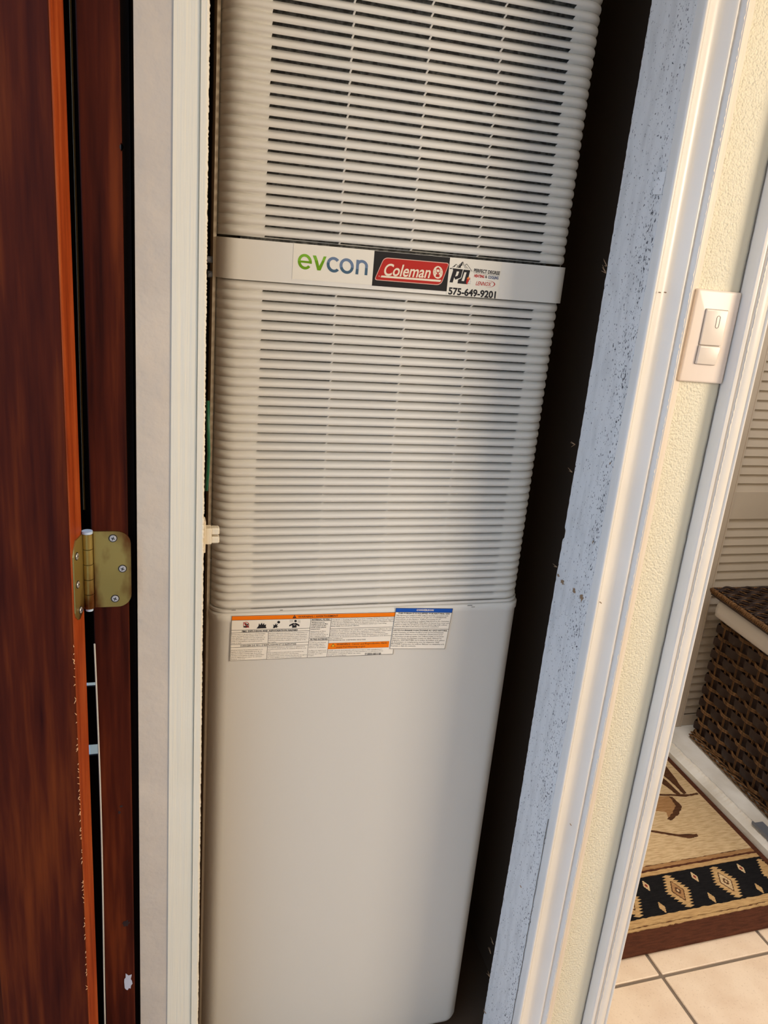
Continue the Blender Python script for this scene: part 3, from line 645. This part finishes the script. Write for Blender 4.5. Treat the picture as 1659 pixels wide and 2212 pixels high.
T2('CETTE FOURNAISE FONCTIONNE AU GAZ NATUREL', 850, 290, 1520, 17, .02)
for i, (t, x1) in enumerate([("Cette fournaise est munie d'orifices pour un fonctionnement", 1472), ("au gaz naturel. Référez-vous à l'étiquette d'instructions pour", 1465), ('la conversion au gaz propane. Les orifices requis se trouvent', 1475), ('dans la pochette de plastique remise au client. Enlevez les', 1448), ('étiquettes GAZ NATUREL sur le boîtier du brûleur et le cabinet', 1485), ('de la fournaise et remplacez-les avec les étiquettes GAZ', 1418), ('PROPANE fournie avec les orifices. Enlevez ces étiquettes si la', 1480), ('fournaise a déjà été convertie.', 1130)]): T2(t, 848-4*i, 314+24*i, x1, 16)
a.done(cvl, {'ink': 'black_print', 'blue': 'blue_print'})

# ================================================================== FRONT DOOR (opened outward)
dA = Vector((-.0841, .858, 0)); dB = Vector((-.0757, .893, 0)); e = (dB-dA); th = e.length; e.normalize(); dd = Vector((-e.y, e.x, 0))
def dp(s, t, z): p = dA+dd*s+e*t; return (p.x, p.y, z)
dr = empty('door_1', (dB.x, dB.y, 0), 'dark red-brown stained wooden front door standing open on the left', 'door', kind='structure')
def dbox(name, s0, s1, t0, t1, z0, z1, mat, bv=0.):
    V = [dp(s, t, z) for z in (z0, z1) for (s, t) in ((s0, t0), (s0, t1), (s1, t1), (s1, t0))]
    o = me(name, V, [(3, 2, 1, 0), (4, 5, 6, 7), (0, 1, 5, 4), (1, 2, 6, 5), (2, 3, 7, 6), (3, 0, 4, 7)], mat)
    if bv: md = o.modifiers.new('b', 'BEVEL'); md.width = bv; md.segments = 2
    return par(o, dr)
dbox('stile', .0008, .112, 0, th, .02, 2.04, 'door', .0008)
dbox('stile', .75, .86, 0, th, .02, 2.04, 'door', .001)
dbox('rail', .112, .75, 0, th, .02, .24, 'door', .001); dbox('rail', .112, .75, 0, th, .98, 1.12, 'door', .001); dbox('rail', .112, .75, 0, th, 1.92, 2.04, 'door', .001)
dbox('panel', .112, .75, .011, th-.011, .24, .98, 'door'); dbox('panel', .112, .75, .011, th-.011, 1.12, 1.92, 'door')
ed = dbox('edge_band', -.0008, .0008, .0006, th-.0006, .02, 2.04, 'edge', .0003); tag(ed, 'bright orange-brown bare edge of the door')
b = B()
for i in range(70):   # torn fibres along the edge
    z = random.choice((random.uniform(.78, 1.02), random.uniform(.5, .8))); p = Vector(dp(.0003, -.0002, z))
    b.cyl(p, p+Vector((-.002*random.random(), -.0012, random.uniform(-.004, .004))), .0006, 5, .0002)
MT['fibre'] = plain('torn_wood_fibre', srgb(220, 160, 110), .8)
o = b.build('torn_fibres', 'fibre'); par(o, dr); tag(o, kind='stuff')

# ------------------------------------------------------------------ hinge
hg = empty('door_hinge', (-.052, .893, 1.13), 'tarnished brass butt hinge with rounded corners', None)
bpy.context.view_layer.update(); par2(hg, dr); hg.matrix_parent_inverse = Matrix.Translation(-Vector(dr.location))
YH = .8995
pt = lambda zx, zy, Y=YH: onY(100+zx*400/1659, 1080+zy*400/1659, Y)
TLh, TRh, BRh, BLh = pt(424, 278), pt(752, 278), pt(768, 950), pt(436, 952)
xl = (TLh.x+BLh.x)/2; xr = (TRh.x+BRh.x)/2; zt = (TLh.z+TRh.z)/2; zb = (BLh.z+BRh.z)/2; r = .0155
P = [(xl, zb)]+[(xr-r+r*math.sin(q), zb+r-r*math.cos(q)) for q in [math.pi/2*i/8 for i in range(9)]]+[(xr-r+r*math.cos(q), zt-r+r*math.sin(q)) for q in [math.pi/2*i/8 for i in range(9)]]+[(xl, zt)]
n = len(P); V = [(x, YH-.0018, z) for x, z in P]+[(x, YH+.0002, z) for x, z in P]
o = me('jamb_leaf', V, [tuple(range(n)), tuple(range(2*n-1, n-1, -1))]+[(i, i+n, (i+1) % n+n, (i+1) % n) for i in range(n)], 'brass'); par(o, hg)
kx = onY(191, 1235, .892).x; kt = onY(186, 1152, .892).z; kb = onY(198, 1313, .892).z; seg = (kt-kb)/5
for i in range(5):
    o = B().cyl((kx, .892, kb+seg*i+.0004), (kx, .892, kb+seg*(i+1)-.0004), .0056, 16).build('knuckle', 'brass'); shade(o, 40); par(o, hg)
MT['whitecap'] = plain('white_pin_cap', srgb(190, 206, 224), .4)
o = B().cyl((kx, .892, kt), (kx, .892, kt+.0028), .0060, 16).cyl((kx, .892, kb-.003), (kx, .892, kb), .0042, 12).build('pin', 'whitecap'); shade(o, 40); par(o, hg); tag(o, 'white painted hinge pin cap')
# leaf let into the door edge
def ep(t, z, off): p = dA+e*t-dd*off; return (p.x, p.y, z)
zt2, zb2 = onY(175, 1160, .875).z, onY(175, 1336, .875).z
P = [(th+.006, zt2-.002), (th+.006, zb2+.012), (.017, zb2), (.010, zb2+.002), (.004, zb2+.008), (.002, zb2+.014), (.002, zt2-.018), (.005, zt2-.010), (.012, zt2-.002)]
n = len(P); V = [ep(t, z, .0024) for t, z in P]+[ep(t, z, .0004) for t, z in P]
o = me('door_leaf', V, [tuple(range(n)), tuple(range(2*n-1, n-1, -1))]+[(i, i+n, (i+1) % n+n, (i+1) % n) for i in range(n)], 'brass'); par(o, hg)
def screw(c, nrm, r, parent):
    c = Vector(c); nrm = Vector(nrm).normalized(); t = Vector((0, 0, 1)); u = nrm.cross(t).normalized()
    b = B(); b.cyl(c, c+nrm*.0006, r*1.1, 18, r*1.06); n0 = len(b.F); b.cyl(c+nrm*.0001, c+nrm*.0012, r*.96, 18, r*.78); n1_ = len(b.F)
    for ang in (math.radians(20), math.radians(110)):
        d = (math.cos(ang)*u+math.sin(ang)*t); s_ = (-math.sin(ang)*u+math.cos(ang)*t); q = c+nrm*.00125
        b.add([q+d*r*.5+s_*r*.1, q-d*r*.5+s_*r*.1, q-d*r*.5-s_*r*.1, q+d*r*.5-s_*r*.1, q+d*r*.5+s_*r*.1+nrm*.0002, q-d*r*.5+s_*r*.1+nrm*.0002, q-d*r*.5-s_*r*.1+nrm*.0002, q+d*r*.5-s_*r*.1+nrm*.0002],
              [(0, 1, 2, 3), (7, 6, 5, 4), (0, 4, 5, 1), (1, 5, 6, 2), (2, 6, 7, 3), (3, 7, 4, 0)])
    o = b.build('screw', ['black', 'screw']); shade(o, 40); par(o, parent)  # shade of cross slot and countersink put in as black colour
    for k, p_ in enumerate(o.data.polygons): p_.material_index = 1 if n0 <= k < n1_ else 0
for (zx, zy) in ((597, 343), (683, 615), (617, 883)): screw(pt(zx, zy, YH-.0018), (0, -1, 0), .0044, hg)
for (t_, zz) in ((.012, 1201), (.012, 1262), (.018, 1322)):
    z = onY(170, zz, .87).z; screw(ep(t_, z, .0024), -dd, .0042, hg)

# knots, smear on jamb face
for (px, py, w_, h_, mt) in ((277, 2120, .0065, .018, 'smear'), (273, 1995, .0050, .006, 'knot'), (262, 1742, .002, .002, 'knot'), (258, 1755, .002, .003, 'knot'), (268, 318, .004, .005, 'knot')):
    p = onY(px, py, .8996); P = smear(p.x, p.z, w_, h_, .8997, 18)
    nm = 'dried_paint_smear' if mt == 'smear' else 'wood_knot'
    P = [(min(max(x, -.0645), -.0268), .8997, z) for x, y, z in P]; P.append((p.x, .8997, p.z)); k = len(P)-1
    me(nm, P, [(k, i, (i+1) % k) for i in range(k)], mt, jb)

# ------------------------------------------------------------------ catch on the cream board
p0 = onY(447, 1120, .935); xb_ = p0.x
ct = empty('cabinet_catch', (.062, .93, onY(460, 1155, .93).z), 'paint-covered two-pronged door catch on the edge of the cream board', 'catch')
zc = ct.location.z
o = B().box(.0600, .0628, .922, .940, zc-.021, zc+.020, .0008).build('back_plate', 'cream'); par(o, ct)
o = B().box(.0625, .070, .924, .938, zc-.0105, zc+.0100, .0008).build('body', 'cream'); par(o, ct)
for s_ in (-1, 1):
    o = B().box(.069, .0795, .925, .937, zc+s_*.0055-.0042, zc+s_*.0055+.0042, .0014).build('prong', 'cream'); par(o, ct)
# green wire in the gap
P = [(.0618+.0035*math.sin(i*.35), 1.02+.004*math.cos(i*.5), 1.02+.025*i) for i in range(13)]
o = B().tube([onY(447, 900, 1.0)+Vector((.001, 0, .02)), onY(450, 940, 1.0), onY(451, 980, 1.0), onY(449, 1020, 1.0), onY(446, 1060, 1.0)], .0022, 8).build('green_wire', 'green_wire', None, True)
tag(o, 'green insulated wire behind the cream board, left of the furnace', 'wire')

# ================================================================== SWITCH PLATE
sw = empty('wall_switch', (.709, .919, Z(-.071)), 'almond wall switch plate with motion sensor rocker on textured wall', 'switch')
PC = [(.6750, -.0112), (.7428, -.0121), (.7422, -.1316), (.6736, -.1301)]
f = homog([(765, 375), (1330, 435), (1075, 1605), (515, 1565)], [(x, Z(z)) for x, z in PC])
def plate(name, P, y0, y1, bv, mat, parent):
    n = len(P); cx = sum(p[0] for p in P)/n; cz = sum(p[1] for p in P)/n
    def ins(p, d): v = Vector((cx-p[0], cz-p[1])); return (p[0]+math.copysign(d, v.x), p[1]+math.copysign(d, v.y))
    L = [(y1, 0), (y0+bv, 0), (y0+bv*.3, bv*.4), (y0, bv*1.4)]
    V = []
    for y, d in L: V += [(*[ins(p, d)[0]], y, ins(p, d)[1]) for p in P]
    F = []
    for l in range(len(L)-1):
        for i in range(n): F.append((l*n+i, (l+1)*n+i, (l+1)*n+(i+1) % n, l*n+(i+1) % n))
    F.append(tuple((len(L)-1)*n+i for i in range(n-1, -1, -1)))
    o = me(name, V, F, mat); shade(o, 50)
    ms = o.data; import bmesh
    bm = bmesh.new(); bm.from_mesh(ms); bmesh.ops.recalc_face_normals(bm, faces=bm.faces); bm.to_mesh(ms); bm.free()
    return par(o, parent)
plate('cover_plate', rpoly([(p[0], Z(p[1])) for p in PC], [.0025]*4, 4), .9125, .9196, .0018, 'plate', sw)
cr4 = [f(*q) for q in ((862, 636), (1142, 662), (962, 1360), (714, 1338))]
cl4 = [f(*q) for q in ((858, 630), (1148, 656), (966, 1366), (708, 1344))]
plate('bezel_gap', rpoly(cl4, [.001]*4, 3), .9120, .9127, .0002, 'line', sw)
up4 = [f(*q) for q in ((862, 636), (1142, 662), (1042, 1112), (770, 1090))]
lo4 = [f(*q) for q in ((767, 1102), (1038, 1122), (962, 1360), (714, 1338))]
o = plate('sensor_half', rpoly(up4, [.0012]*4, 3), .9098, .9122, .0006, 'switch', sw)
o = plate('rocker_half', rpoly(lo4, [.0010]*4, 3), .9085, .9122, .0010, 'switch', sw)
b = B(); c = f(997, 803); P = []
cx, cz = c; rr, hh = .0026, .0052
for i in range(25):
    q = 2*math.pi*i/24; P.append((cx+rr*math.cos(q), .9096, cz+rr*math.sin(q)+(hh if math.sin(q) >= 0 else -hh)))
b.tube(P[:-1], .00035, 5, True); o = b.build('oval_sensor_outline', 'line'); par(o, sw)

# ================================================================== RIGHT ROOM
# raised worn threshold
V = []; F = []; nn = 160
for i in range(nn+1):
    y = .97+1.08*i/nn; j = random.uniform(-.002, .002); j2 = random.uniform(-.0012, .0012)
    V += [(1.5955, y, 0), (1.5975, y, .020), (1.622+j, y, .0265+j2), (1.6265+j, y, .032+j2), (1.633+j, y, .0300), (1.66, y, .0298), (2.85, y, .0298), (2.85, y, 0)]
for i in range(nn):
    for k in range(7): F.append((i*8+k, i*8+k+1, (i+1)*8+k+1, (i+1)*8+k))
F += [tuple(range(7, -1, -1)), tuple(nn*8+k for k in range(8))]
cb = me('trim_8', V, F, 'curb')
import bmesh
bm = bmesh.new(); bm.from_mesh(cb.data); bmesh.ops.recalc_face_normals(bm, faces=bm.faces); bm.to_mesh(cb.data); bm.free()
tag(cb, 'worn white painted threshold running beside the rug under the basket', 'threshold', kind='structure')
o = B().box(1.617, 1.655, 1.30, 1.480, .0298, .034, .001).box(1.617, 1.621, 1.30, 1.480, .034, .040).build('door_track_bracket', 'steel')
tag(o, 'dark metal bifold door bracket screwed to the white threshold', 'bracket')
# louvered door
YL = 1.950; k_ = YL/1.9126
d2 = empty('door_2', (1.9, YL, .03), 'taupe louvered closet door behind the wicker basket', 'door', kind='structure')
ZL = lambda zr: CAMZ+zr*k_
XS = 1.717
o = B().box(1.645, XS-.003, YL, YL+.030, .030, 2.03, .0015).build('stile', 'louv'); par(o, d2)
o = B().box(XS-.003, XS+.001, YL-.0015, YL+.028, .030, 2.03).build('stile_bead', 'louv'); par(o, d2)
o = B().box(2.28, 2.33, YL, YL+.030, .030, 2.03, .0015).build('stile', 'louv'); par(o, d2)
for (za, zb_) in ((-.6835, -.5965), (-1.45, -1.372), (.45, .54)):
    o = B().box(XS+.001, 2.28, YL+.004, YL+.028, max(ZL(za), .031), ZL(zb_)).build('rail', 'louv'); par(o, d2)
pz = .0284*k_
sb = B().add([(XS+.001, YL+.0125, pz*.62), (2.28, YL+.0125, pz*.62), (2.28, YL+.0055, -pz*.56), (XS+.001, YL+.0055, -pz*.56), (XS+.001, YL+.0175, pz*.58), (2.28, YL+.0175, pz*.58), (2.28, YL+.0105, -pz*.60), (XS+.001, YL+.010, -pz*.5)],
             [(3, 2, 1, 0), (4, 5, 6, 7), (0, 1, 5, 4), (2, 3, 7, 6), (1, 2, 6, 5), (3, 0, 4, 7)])
pr2 = None
zs = []
z = ZL(-.5965)+pz*.5
while z < ZL(.45): zs.append(z); z += .02815*k_
z = ZL(-.6835)-pz*.5
while z > ZL(-1.372): zs.append(z); z -= .0284*k_
for z in zs:
    if pr2 is None: o = sb.build('slat', 'louv'); pr2 = o
    else: o = bpy.data.objects.new('slat', pr2.data); C.collection.objects.link(o)
    o.location = (0, 0, z); par(o, d2)
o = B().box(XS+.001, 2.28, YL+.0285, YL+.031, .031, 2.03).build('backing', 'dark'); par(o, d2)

# ------------------------------------------------------------------ rug
RA = math.radians(1.6); RC0 = Vector((1.5855, 1.180, 0)); rx = Vector((math.cos(RA), math.sin(RA), 0)); ry = Vector((.010, .99995, 0))
rug = empty('rug', RC0, 'beige rug with dark elk figure, black diamond border and brown edge', 'rug')
def rp(u, v, z): p = RC0-rx*u+ry*v; return (p.x, p.y, z)
RT_ = .011
def rbox(name, u0, u1, v0, v1, z0, z1, mat, jg=0.):
    """strip of pile; jg roughens its front and back borders"""
    n = 90 if jg else 1; V = []; F = []
    for i in range(n+1):
        u = u0+(u1-u0)*i/n; a, b_ = random.uniform(-jg, jg), random.uniform(-jg, jg)
        V += [rp(u, v0+a, z0), rp(u, v1+b_, z0), rp(u, v1+b_, z1), rp(u, v0+a, z1)]
    for i in range(n):
        for k in range(4): F.append((i*4+k, i*4+(k+1) % 4, (i+1)*4+(k+1) % 4, (i+1)*4+k))
    F += [(3, 2, 1, 0), (n*4, n*4+1, n*4+2, n*4+3)]
    o = me(name, V, F, mat)
    bm = bmesh.new(); bm.from_mesh(o.data); bmesh.ops.recalc_face_normals(bm, faces=bm.faces); bm.to_mesh(o.data); bm.free()
    return par(o, rug)
UL = .76
o = rbox('backing', 0, UL, 0, .69, .0005, RT_, 'rbrown'); md = o.modifiers.new('b', 'BEVEL'); md.width = .004; md.segments = 3
rbox('field', .020, UL-.02, .236, .66, RT_-.001, RT_+.0012, 'rfield', .0012)
rbox('stripe', .020, UL-.02, .223, .234, RT_-.001, RT_+.001, 'rmid', .0012)
rbox('stripe', .020, UL-.02, .203, .216, RT_-.001, RT_+.0012, 'rgold', .0012)
rbox('black_band', .020, UL-.02, .084, .202, RT_-.001, RT_+.0008, 'rblack', .0008)
rbox('gold_stripe', .012, UL-.02, .064, .084, RT_-.001, RT_+.0025, 'rgold', .0014)
rbox('gold_stripe', .012, UL-.02, .054, .0615, RT_-.001, RT_+.0018, 'rgold', .0014)
def motif(name, P, mat, lift):
    n = len(P); V = [rp(u, v, RT_+lift) for u, v in P]+[rp(u, v, RT_-.0005) for u, v in P]
    a = sum(P[i][0]*P[(i+1) % n][1]-P[(i+1) % n][0]*P[i][1] for i in range(n))
    o = me(name, V, [tuple(range(n)), tuple(range(2*n-1, n-1, -1))]+[(i, i+n, (i+1) % n+n, (i+1) % n) for i in range(n)], mat)
    bm = bmesh.new(); bm.from_mesh(o.data); bmesh.ops.recalc_face_normals(bm, faces=bm.faces); bm.to_mesh(o.data); bm.free()
    return par(o, rug)
def diamond(cu, cv, hu, hv, teeth, depth):
    P = []
    cs_ = [(cu+hu*1.0, cv), (cu, cv+hv), (cu-hu, cv), (cu, cv-hv)]
    cut = hv*.13
    for q in range(4):
        a_, b_ = Vector(cs_[q]), Vector(cs_[(q+1) % 4])
        for i in range(teeth):
            t0 = i/teeth; t1 = (i+.55)/teeth
            p = a_.lerp(b_, t0); o_ = Vector((math.copysign(depth, (p.x-cu) if abs(p.x-cu) > 1e-6 else (a_+b_).x/2-cu), 0))
            P.append(tuple(p)); p2_ = a_.lerp(b_, t1); P.append((p2_.x+math.copysign(depth, (a_+b_).x/2-cu), p2_.y))
    return P
for k in range(5):
    cu = .177+.1465*(k-1); hu = .024
    if cu-hu < .02: 
        cu_ = cu
        P = [(max(u, .0205), v) for u, v in diamond(cu, .143, .024, .052, 6, .008)]
        motif('diamond_motif', P, 'rgold', .0014); continue
    motif('diamond_motif', diamond(cu, .143, .026, .053, 6, .012), 'rgold', .0014)
    motif('diamond_outline', diamond(cu, .143, .017, .033, 4, .0015), 'rdark', .0018)
    motif('diamond_center', diamond(cu, .143, .0145, .029, 4, .001), 'rfield' if k % 2 else 'rmid', .0021)
    motif('diamond_core', diamond(cu, .143, .006, .011, 2, .003), 'rdark', .0024); motif('diamond_core', diamond(cu, .143, .003, .005, 2, .001), 'rfield', .0027)
for k in range(5):
    cu = .103+.1465*k
    for cv in (.175, .105):
        if cu < UL-.06:
            motif('small_motif', diamond(cu, cv, .0075, .017, 3, .0015), 'rfield' if cv > .15 else 'rgold', .0014)
            if cv > .15: motif('motif_core', diamond(cu, cv, .003, .006, 2, .001), 'rred', .0018)
def fromworld(P):
    out = []
    for x, y in P:
        dx, dy = x-RC0.x, y-RC0.y; det = -rx.x*ry.y+rx.y*ry.x
        out.append(((dx*ry.y-dy*ry.x)/det, (-rx.x*dy+rx.y*dx)/det))
    return out
def rough(P, j=.0015, n=7):
    out = []
    for i, p in enumerate(P):
        q = P[(i+1) % len(P)]
        for k in range(n): t = k/n; out.append((p[0]+(q[0]-p[0])*t+random.uniform(-j, j), p[1]+(q[1]-p[1])*t+random.uniform(-j, j)))
    return out
motif('elk_leg', rough(fromworld([(1.552, 1.80), (1.530, 1.652), (1.519, 1.650), (1.516, 1.70), (1.505, 1.80)])), 'rdark', .0022)
motif('elk_leg', rough(fromworld([(1.500, 1.76), (1.509, 1.652), (1.498, 1.645), (1.488, 1.69), (1.462, 1.76)])), 'rdark', .0022)
motif('ground_line', rough(fromworld([(1.566, 1.648), (1.530, 1.646), (1.44, 1.663), (1.38, 1.67), (1.38, 1.664), (1.44, 1.656), (1.52, 1.638), (1.566, 1.641)]), .0012), 'rdark', .0018)
motif('rock_shade', rough(fromworld([(1.38, 1.660), (1.47, 1.648), (1.475, 1.60), (1.44, 1.572), (1.405, 1.556), (1.415, 1.585), (1.38, 1.60)])), 'rmid', .0017)
motif('rock_shade', rough(fromworld([(1.475, 1.645), (1.479, 1.60), (1.445, 1.570), (1.408, 1.552), (1.400, 1.558), (1.43, 1.578), (1.462, 1.605), (1.466, 1.645)])), 'rdark', .0019)
motif('ground_line', rough(fromworld([(1.27, 1.545), (1.331, 1.523), (1.39, 1.498), (1.448, 1.489), (1.446, 1.480), (1.42, 1.476), (1.39, 1.488), (1.331, 1.515), (1.27, 1.537)]), .0014), 'rdark', .0018)
motif('ground_line', rough(fromworld([(1.3, 1.640), (1.36, 1.70), (1.40, 1.72), (1.40, 1.712), (1.36, 1.69), (1.31, 1.63)]), .0014), 'rdark', .0018)

# ------------------------------------------------------------------ wicker basket
BR = math.radians(-3.6); BC = Vector((1.7215, 1.888, .030))      # left rear bottom corner
bx = Vector((math.cos(-BR), math.sin(-BR), 0)); by = Vector((math.sin(BR)*-1, math.cos(BR), 0)); bx = Vector((math.cos(BR), math.sin(BR), 0)); by = Vector((-math.sin(BR), math.cos(BR), 0))
bk = empty('wicker_basket', BC, 'dark brown wicker laundry basket with lid and pale fabric liner on the white threshold', 'basket')
BW, BD, BH = .36, .50, .50
def bpt(s, z, off):
    """s runs round the basket from the left rear corner forwards; off is outward distance"""
    L = 2*(BW+BD); s = s % L
    taper = 0.
    if s < BD: u, v, nx, ny = 0, -s, -1, 0
    elif s < BD+BW: u, v, nx, ny = s-BD, -BD, 0, -1
    elif s < 2*BD+BW: u, v, nx, ny = BW, -BD+(s-BD-BW), 1, 0
    else: u, v, nx, ny = BW-(s-2*BD-BW), 0, 0, 1
    p = BC+bx*(u+nx*off)+by*(v+ny*off); return (p.x, p.y, BC.z+z)
ZT = .478
P4 = [bpt(0, 0, -.003)[:2], bpt(BD, 0, -.003)[:2], bpt(BD+BW, 0, -.003)[:2], bpt(2*BD+BW, 0, -.003)[:2]]
c_ = [BC+bx*.004+by*-.004, BC+bx*.004+by*(-BD+.004), BC+bx*(BW-.004)+by*(-BD+.004), BC+bx*(BW-.004)+by*-.004]
o = B().prism([(q.x, q.y) for q in c_], BC.z+.004, BC.z+ZT).build('inner_body', 'ribbon'); par(o, bk)
PIT_ = .0443; NCOL = int(2*(BW+BD)/PIT_); PIT_ = 2*(BW+BD)/NCOL
if NCOL % 2: NCOL += 1; PIT_ = 2*(BW+BD)/NCOL
RP = .0437
for c in range(NCOL):
    b = B()
    for d in (-.0026, .0026):
        s_ = PIT_*(c+.75)+d; bulge = .0035
        P = []
        for i in range(45):
            z = .012+(ZT-.012)*i/44
            b_ = .0030
            P.append(bpt(s_, z, b_+.0016))
        b.tube(P, .0014, 6)
    o = b.build('reed_pair', 'reed'); par(o, bk)
L_ = 2*(BW+BD)
for r_ in range(11):
    zc_ = .030+RP*r_
    b = B()
    for d in (-.0038, 0, .0038):       # three golden strands passing over every other reed
        P = []
        N = NCOL*8
        for i in range(N):
            s_ = L_*i/N; ph = s_/PIT_-.75; w_ = math.cos(math.pi*ph)      # +1 over even columns
            P.append(bpt(s_, zc_+d, .0036+.0058*max(-1, min(1, w_*1.25))))
        b.tube(P, .0018, 6, True)
    o = b.build('weaver_strands', 'reed'); par(o, bk)
    b = B(); V = []; F = []; N = NCOL*8; zd = zc_+RP/2
    if zd > ZT-.008: continue
    for i in range(N):
        s_ = L_*i/N; ph = s_/PIT_-.75; w_ = -math.cos(math.pi*ph); off = .0036+.0052*max(-1, min(1, w_*1.9))
        V += [bpt(s_, zd-.0142, off-.0014), bpt(s_, zd-.008, off+.0006), bpt(s_, zd+.008, off+.0006), bpt(s_, zd+.0142, off-.0014)]
    for i in range(N):
        j = (i+1) % N
        for k in range(3): F.append((i*4+k, i*4+k+1, j*4+k+1, j*4+k))
    o = b.add(V, F).build('flat_ribbon', 'ribbon'); shade(o, 60); par(o, bk)
# twisted strands round the foot
for q in range(5):
    b = B(); P = []
    for i in range(150):
        s_ = L_*i/150; P.append(bpt(s_, .012+.009*math.sin(s_*32+q*1.26), .010+.007*math.cos(s_*32+q*1.26)))
    o = b.tube(P, .0022, 5, True).build('foot_strand', 'reed'); par(o, bk)
# liner folded over the top edge
V = []; F = []; N = 120; lay = [(.500, .012), (.497, .020), (.480, .026), (.462, .027), (.447, .025), (.441, .020), (.444, .010)]
for i in range(N):
    s_ = L_*i/N; wv = .0025*math.sin(s_*40)+.002*math.sin(s_*17+1)
    for z, of in lay: V.append(bpt(s_, z+.35*wv*(1 if z < .47 else 0), of+wv*.6))
n = len(lay)
for i in range(N):
    j = (i+1) % N
    for k in range(n-1): F.append((i*n+k, i*n+k+1, j*n+k+1, j*n+k))
o = me('fabric_liner', V, F, 'liner', None, True); par(o, bk); tag(o, 'pale grey fabric liner folded over the rim')
# lid
ZLd = .528
lid = [BC+bx*-.036+by*.028, BC+bx*-.036+by*(-BD-.03), BC+bx*(BW+.03)+by*(-BD-.03), BC+bx*(BW+.03)+by*.028]
o = B().prism([(q.x, q.y) for q in lid], BC.z+.505, BC.z+ZLd-.004).build('lid_base', 'ribbon'); par(o, bk)
b = B(); NW = 26
for r_ in range(NW):
    v0 = .022-(BD+.045)*r_/(NW-1); P = []
    for i in range(90):
        u = -.030+(BW+.054)*i/89
        p = BC+bx*u+by*(v0+.0025*math.sin(u*150+r_*2)); P.append((p.x, p.y, BC.z+ZLd-.002+.0035*math.sin(u*95+math.pi*r_)))
    b.tube(P, .0055, 6)
o = b.build('lid_weave', 'ribbon', None, True); par(o, bk)
b = B()
for r_ in range(NW-1):
    v0 = .022-(BD+.045)*(r_+.5)/(NW-1); P = []
    for i in range(90):
        u = -.030+(BW+.054)*i/89
        p = BC+bx*u+by*(v0+.0025*math.sin(u*150+r_*2)); P.append((p.x, p.y, BC.z+ZLd-.001+.0035*math.sin(u*95+math.pi*(r_+.5))))
    b.tube(P, .0019, 5)
o = b.build('lid_strands', 'reed', None, True); par(o, bk)
path = []
for q in range(4):
    a_, b_ = lid[q], lid[(q+1) % 4]; nseg = 300 if q % 2 == 0 else 200
    for i in range(nseg): path.append(a_.lerp(b_, i/nseg))
for ph in range(3):
    b = B(); P = []; cum = 0
    for i, p in enumerate(path):
        if i: cum += (p-path[i-1]).length
        a_ = 2*math.pi*cum/.022+ph*2.094; nd = (p-(lid[0]+lid[2])/2).normalized()
        P.append((p.x+nd.x*.006*math.cos(a_), p.y+nd.y*.006*math.cos(a_), BC.z+.520+.006*math.sin(a_)))
    o = b.tube(P, .0032, 6, True).build('rim_strand', 'reed', None, True); par(o, bk)
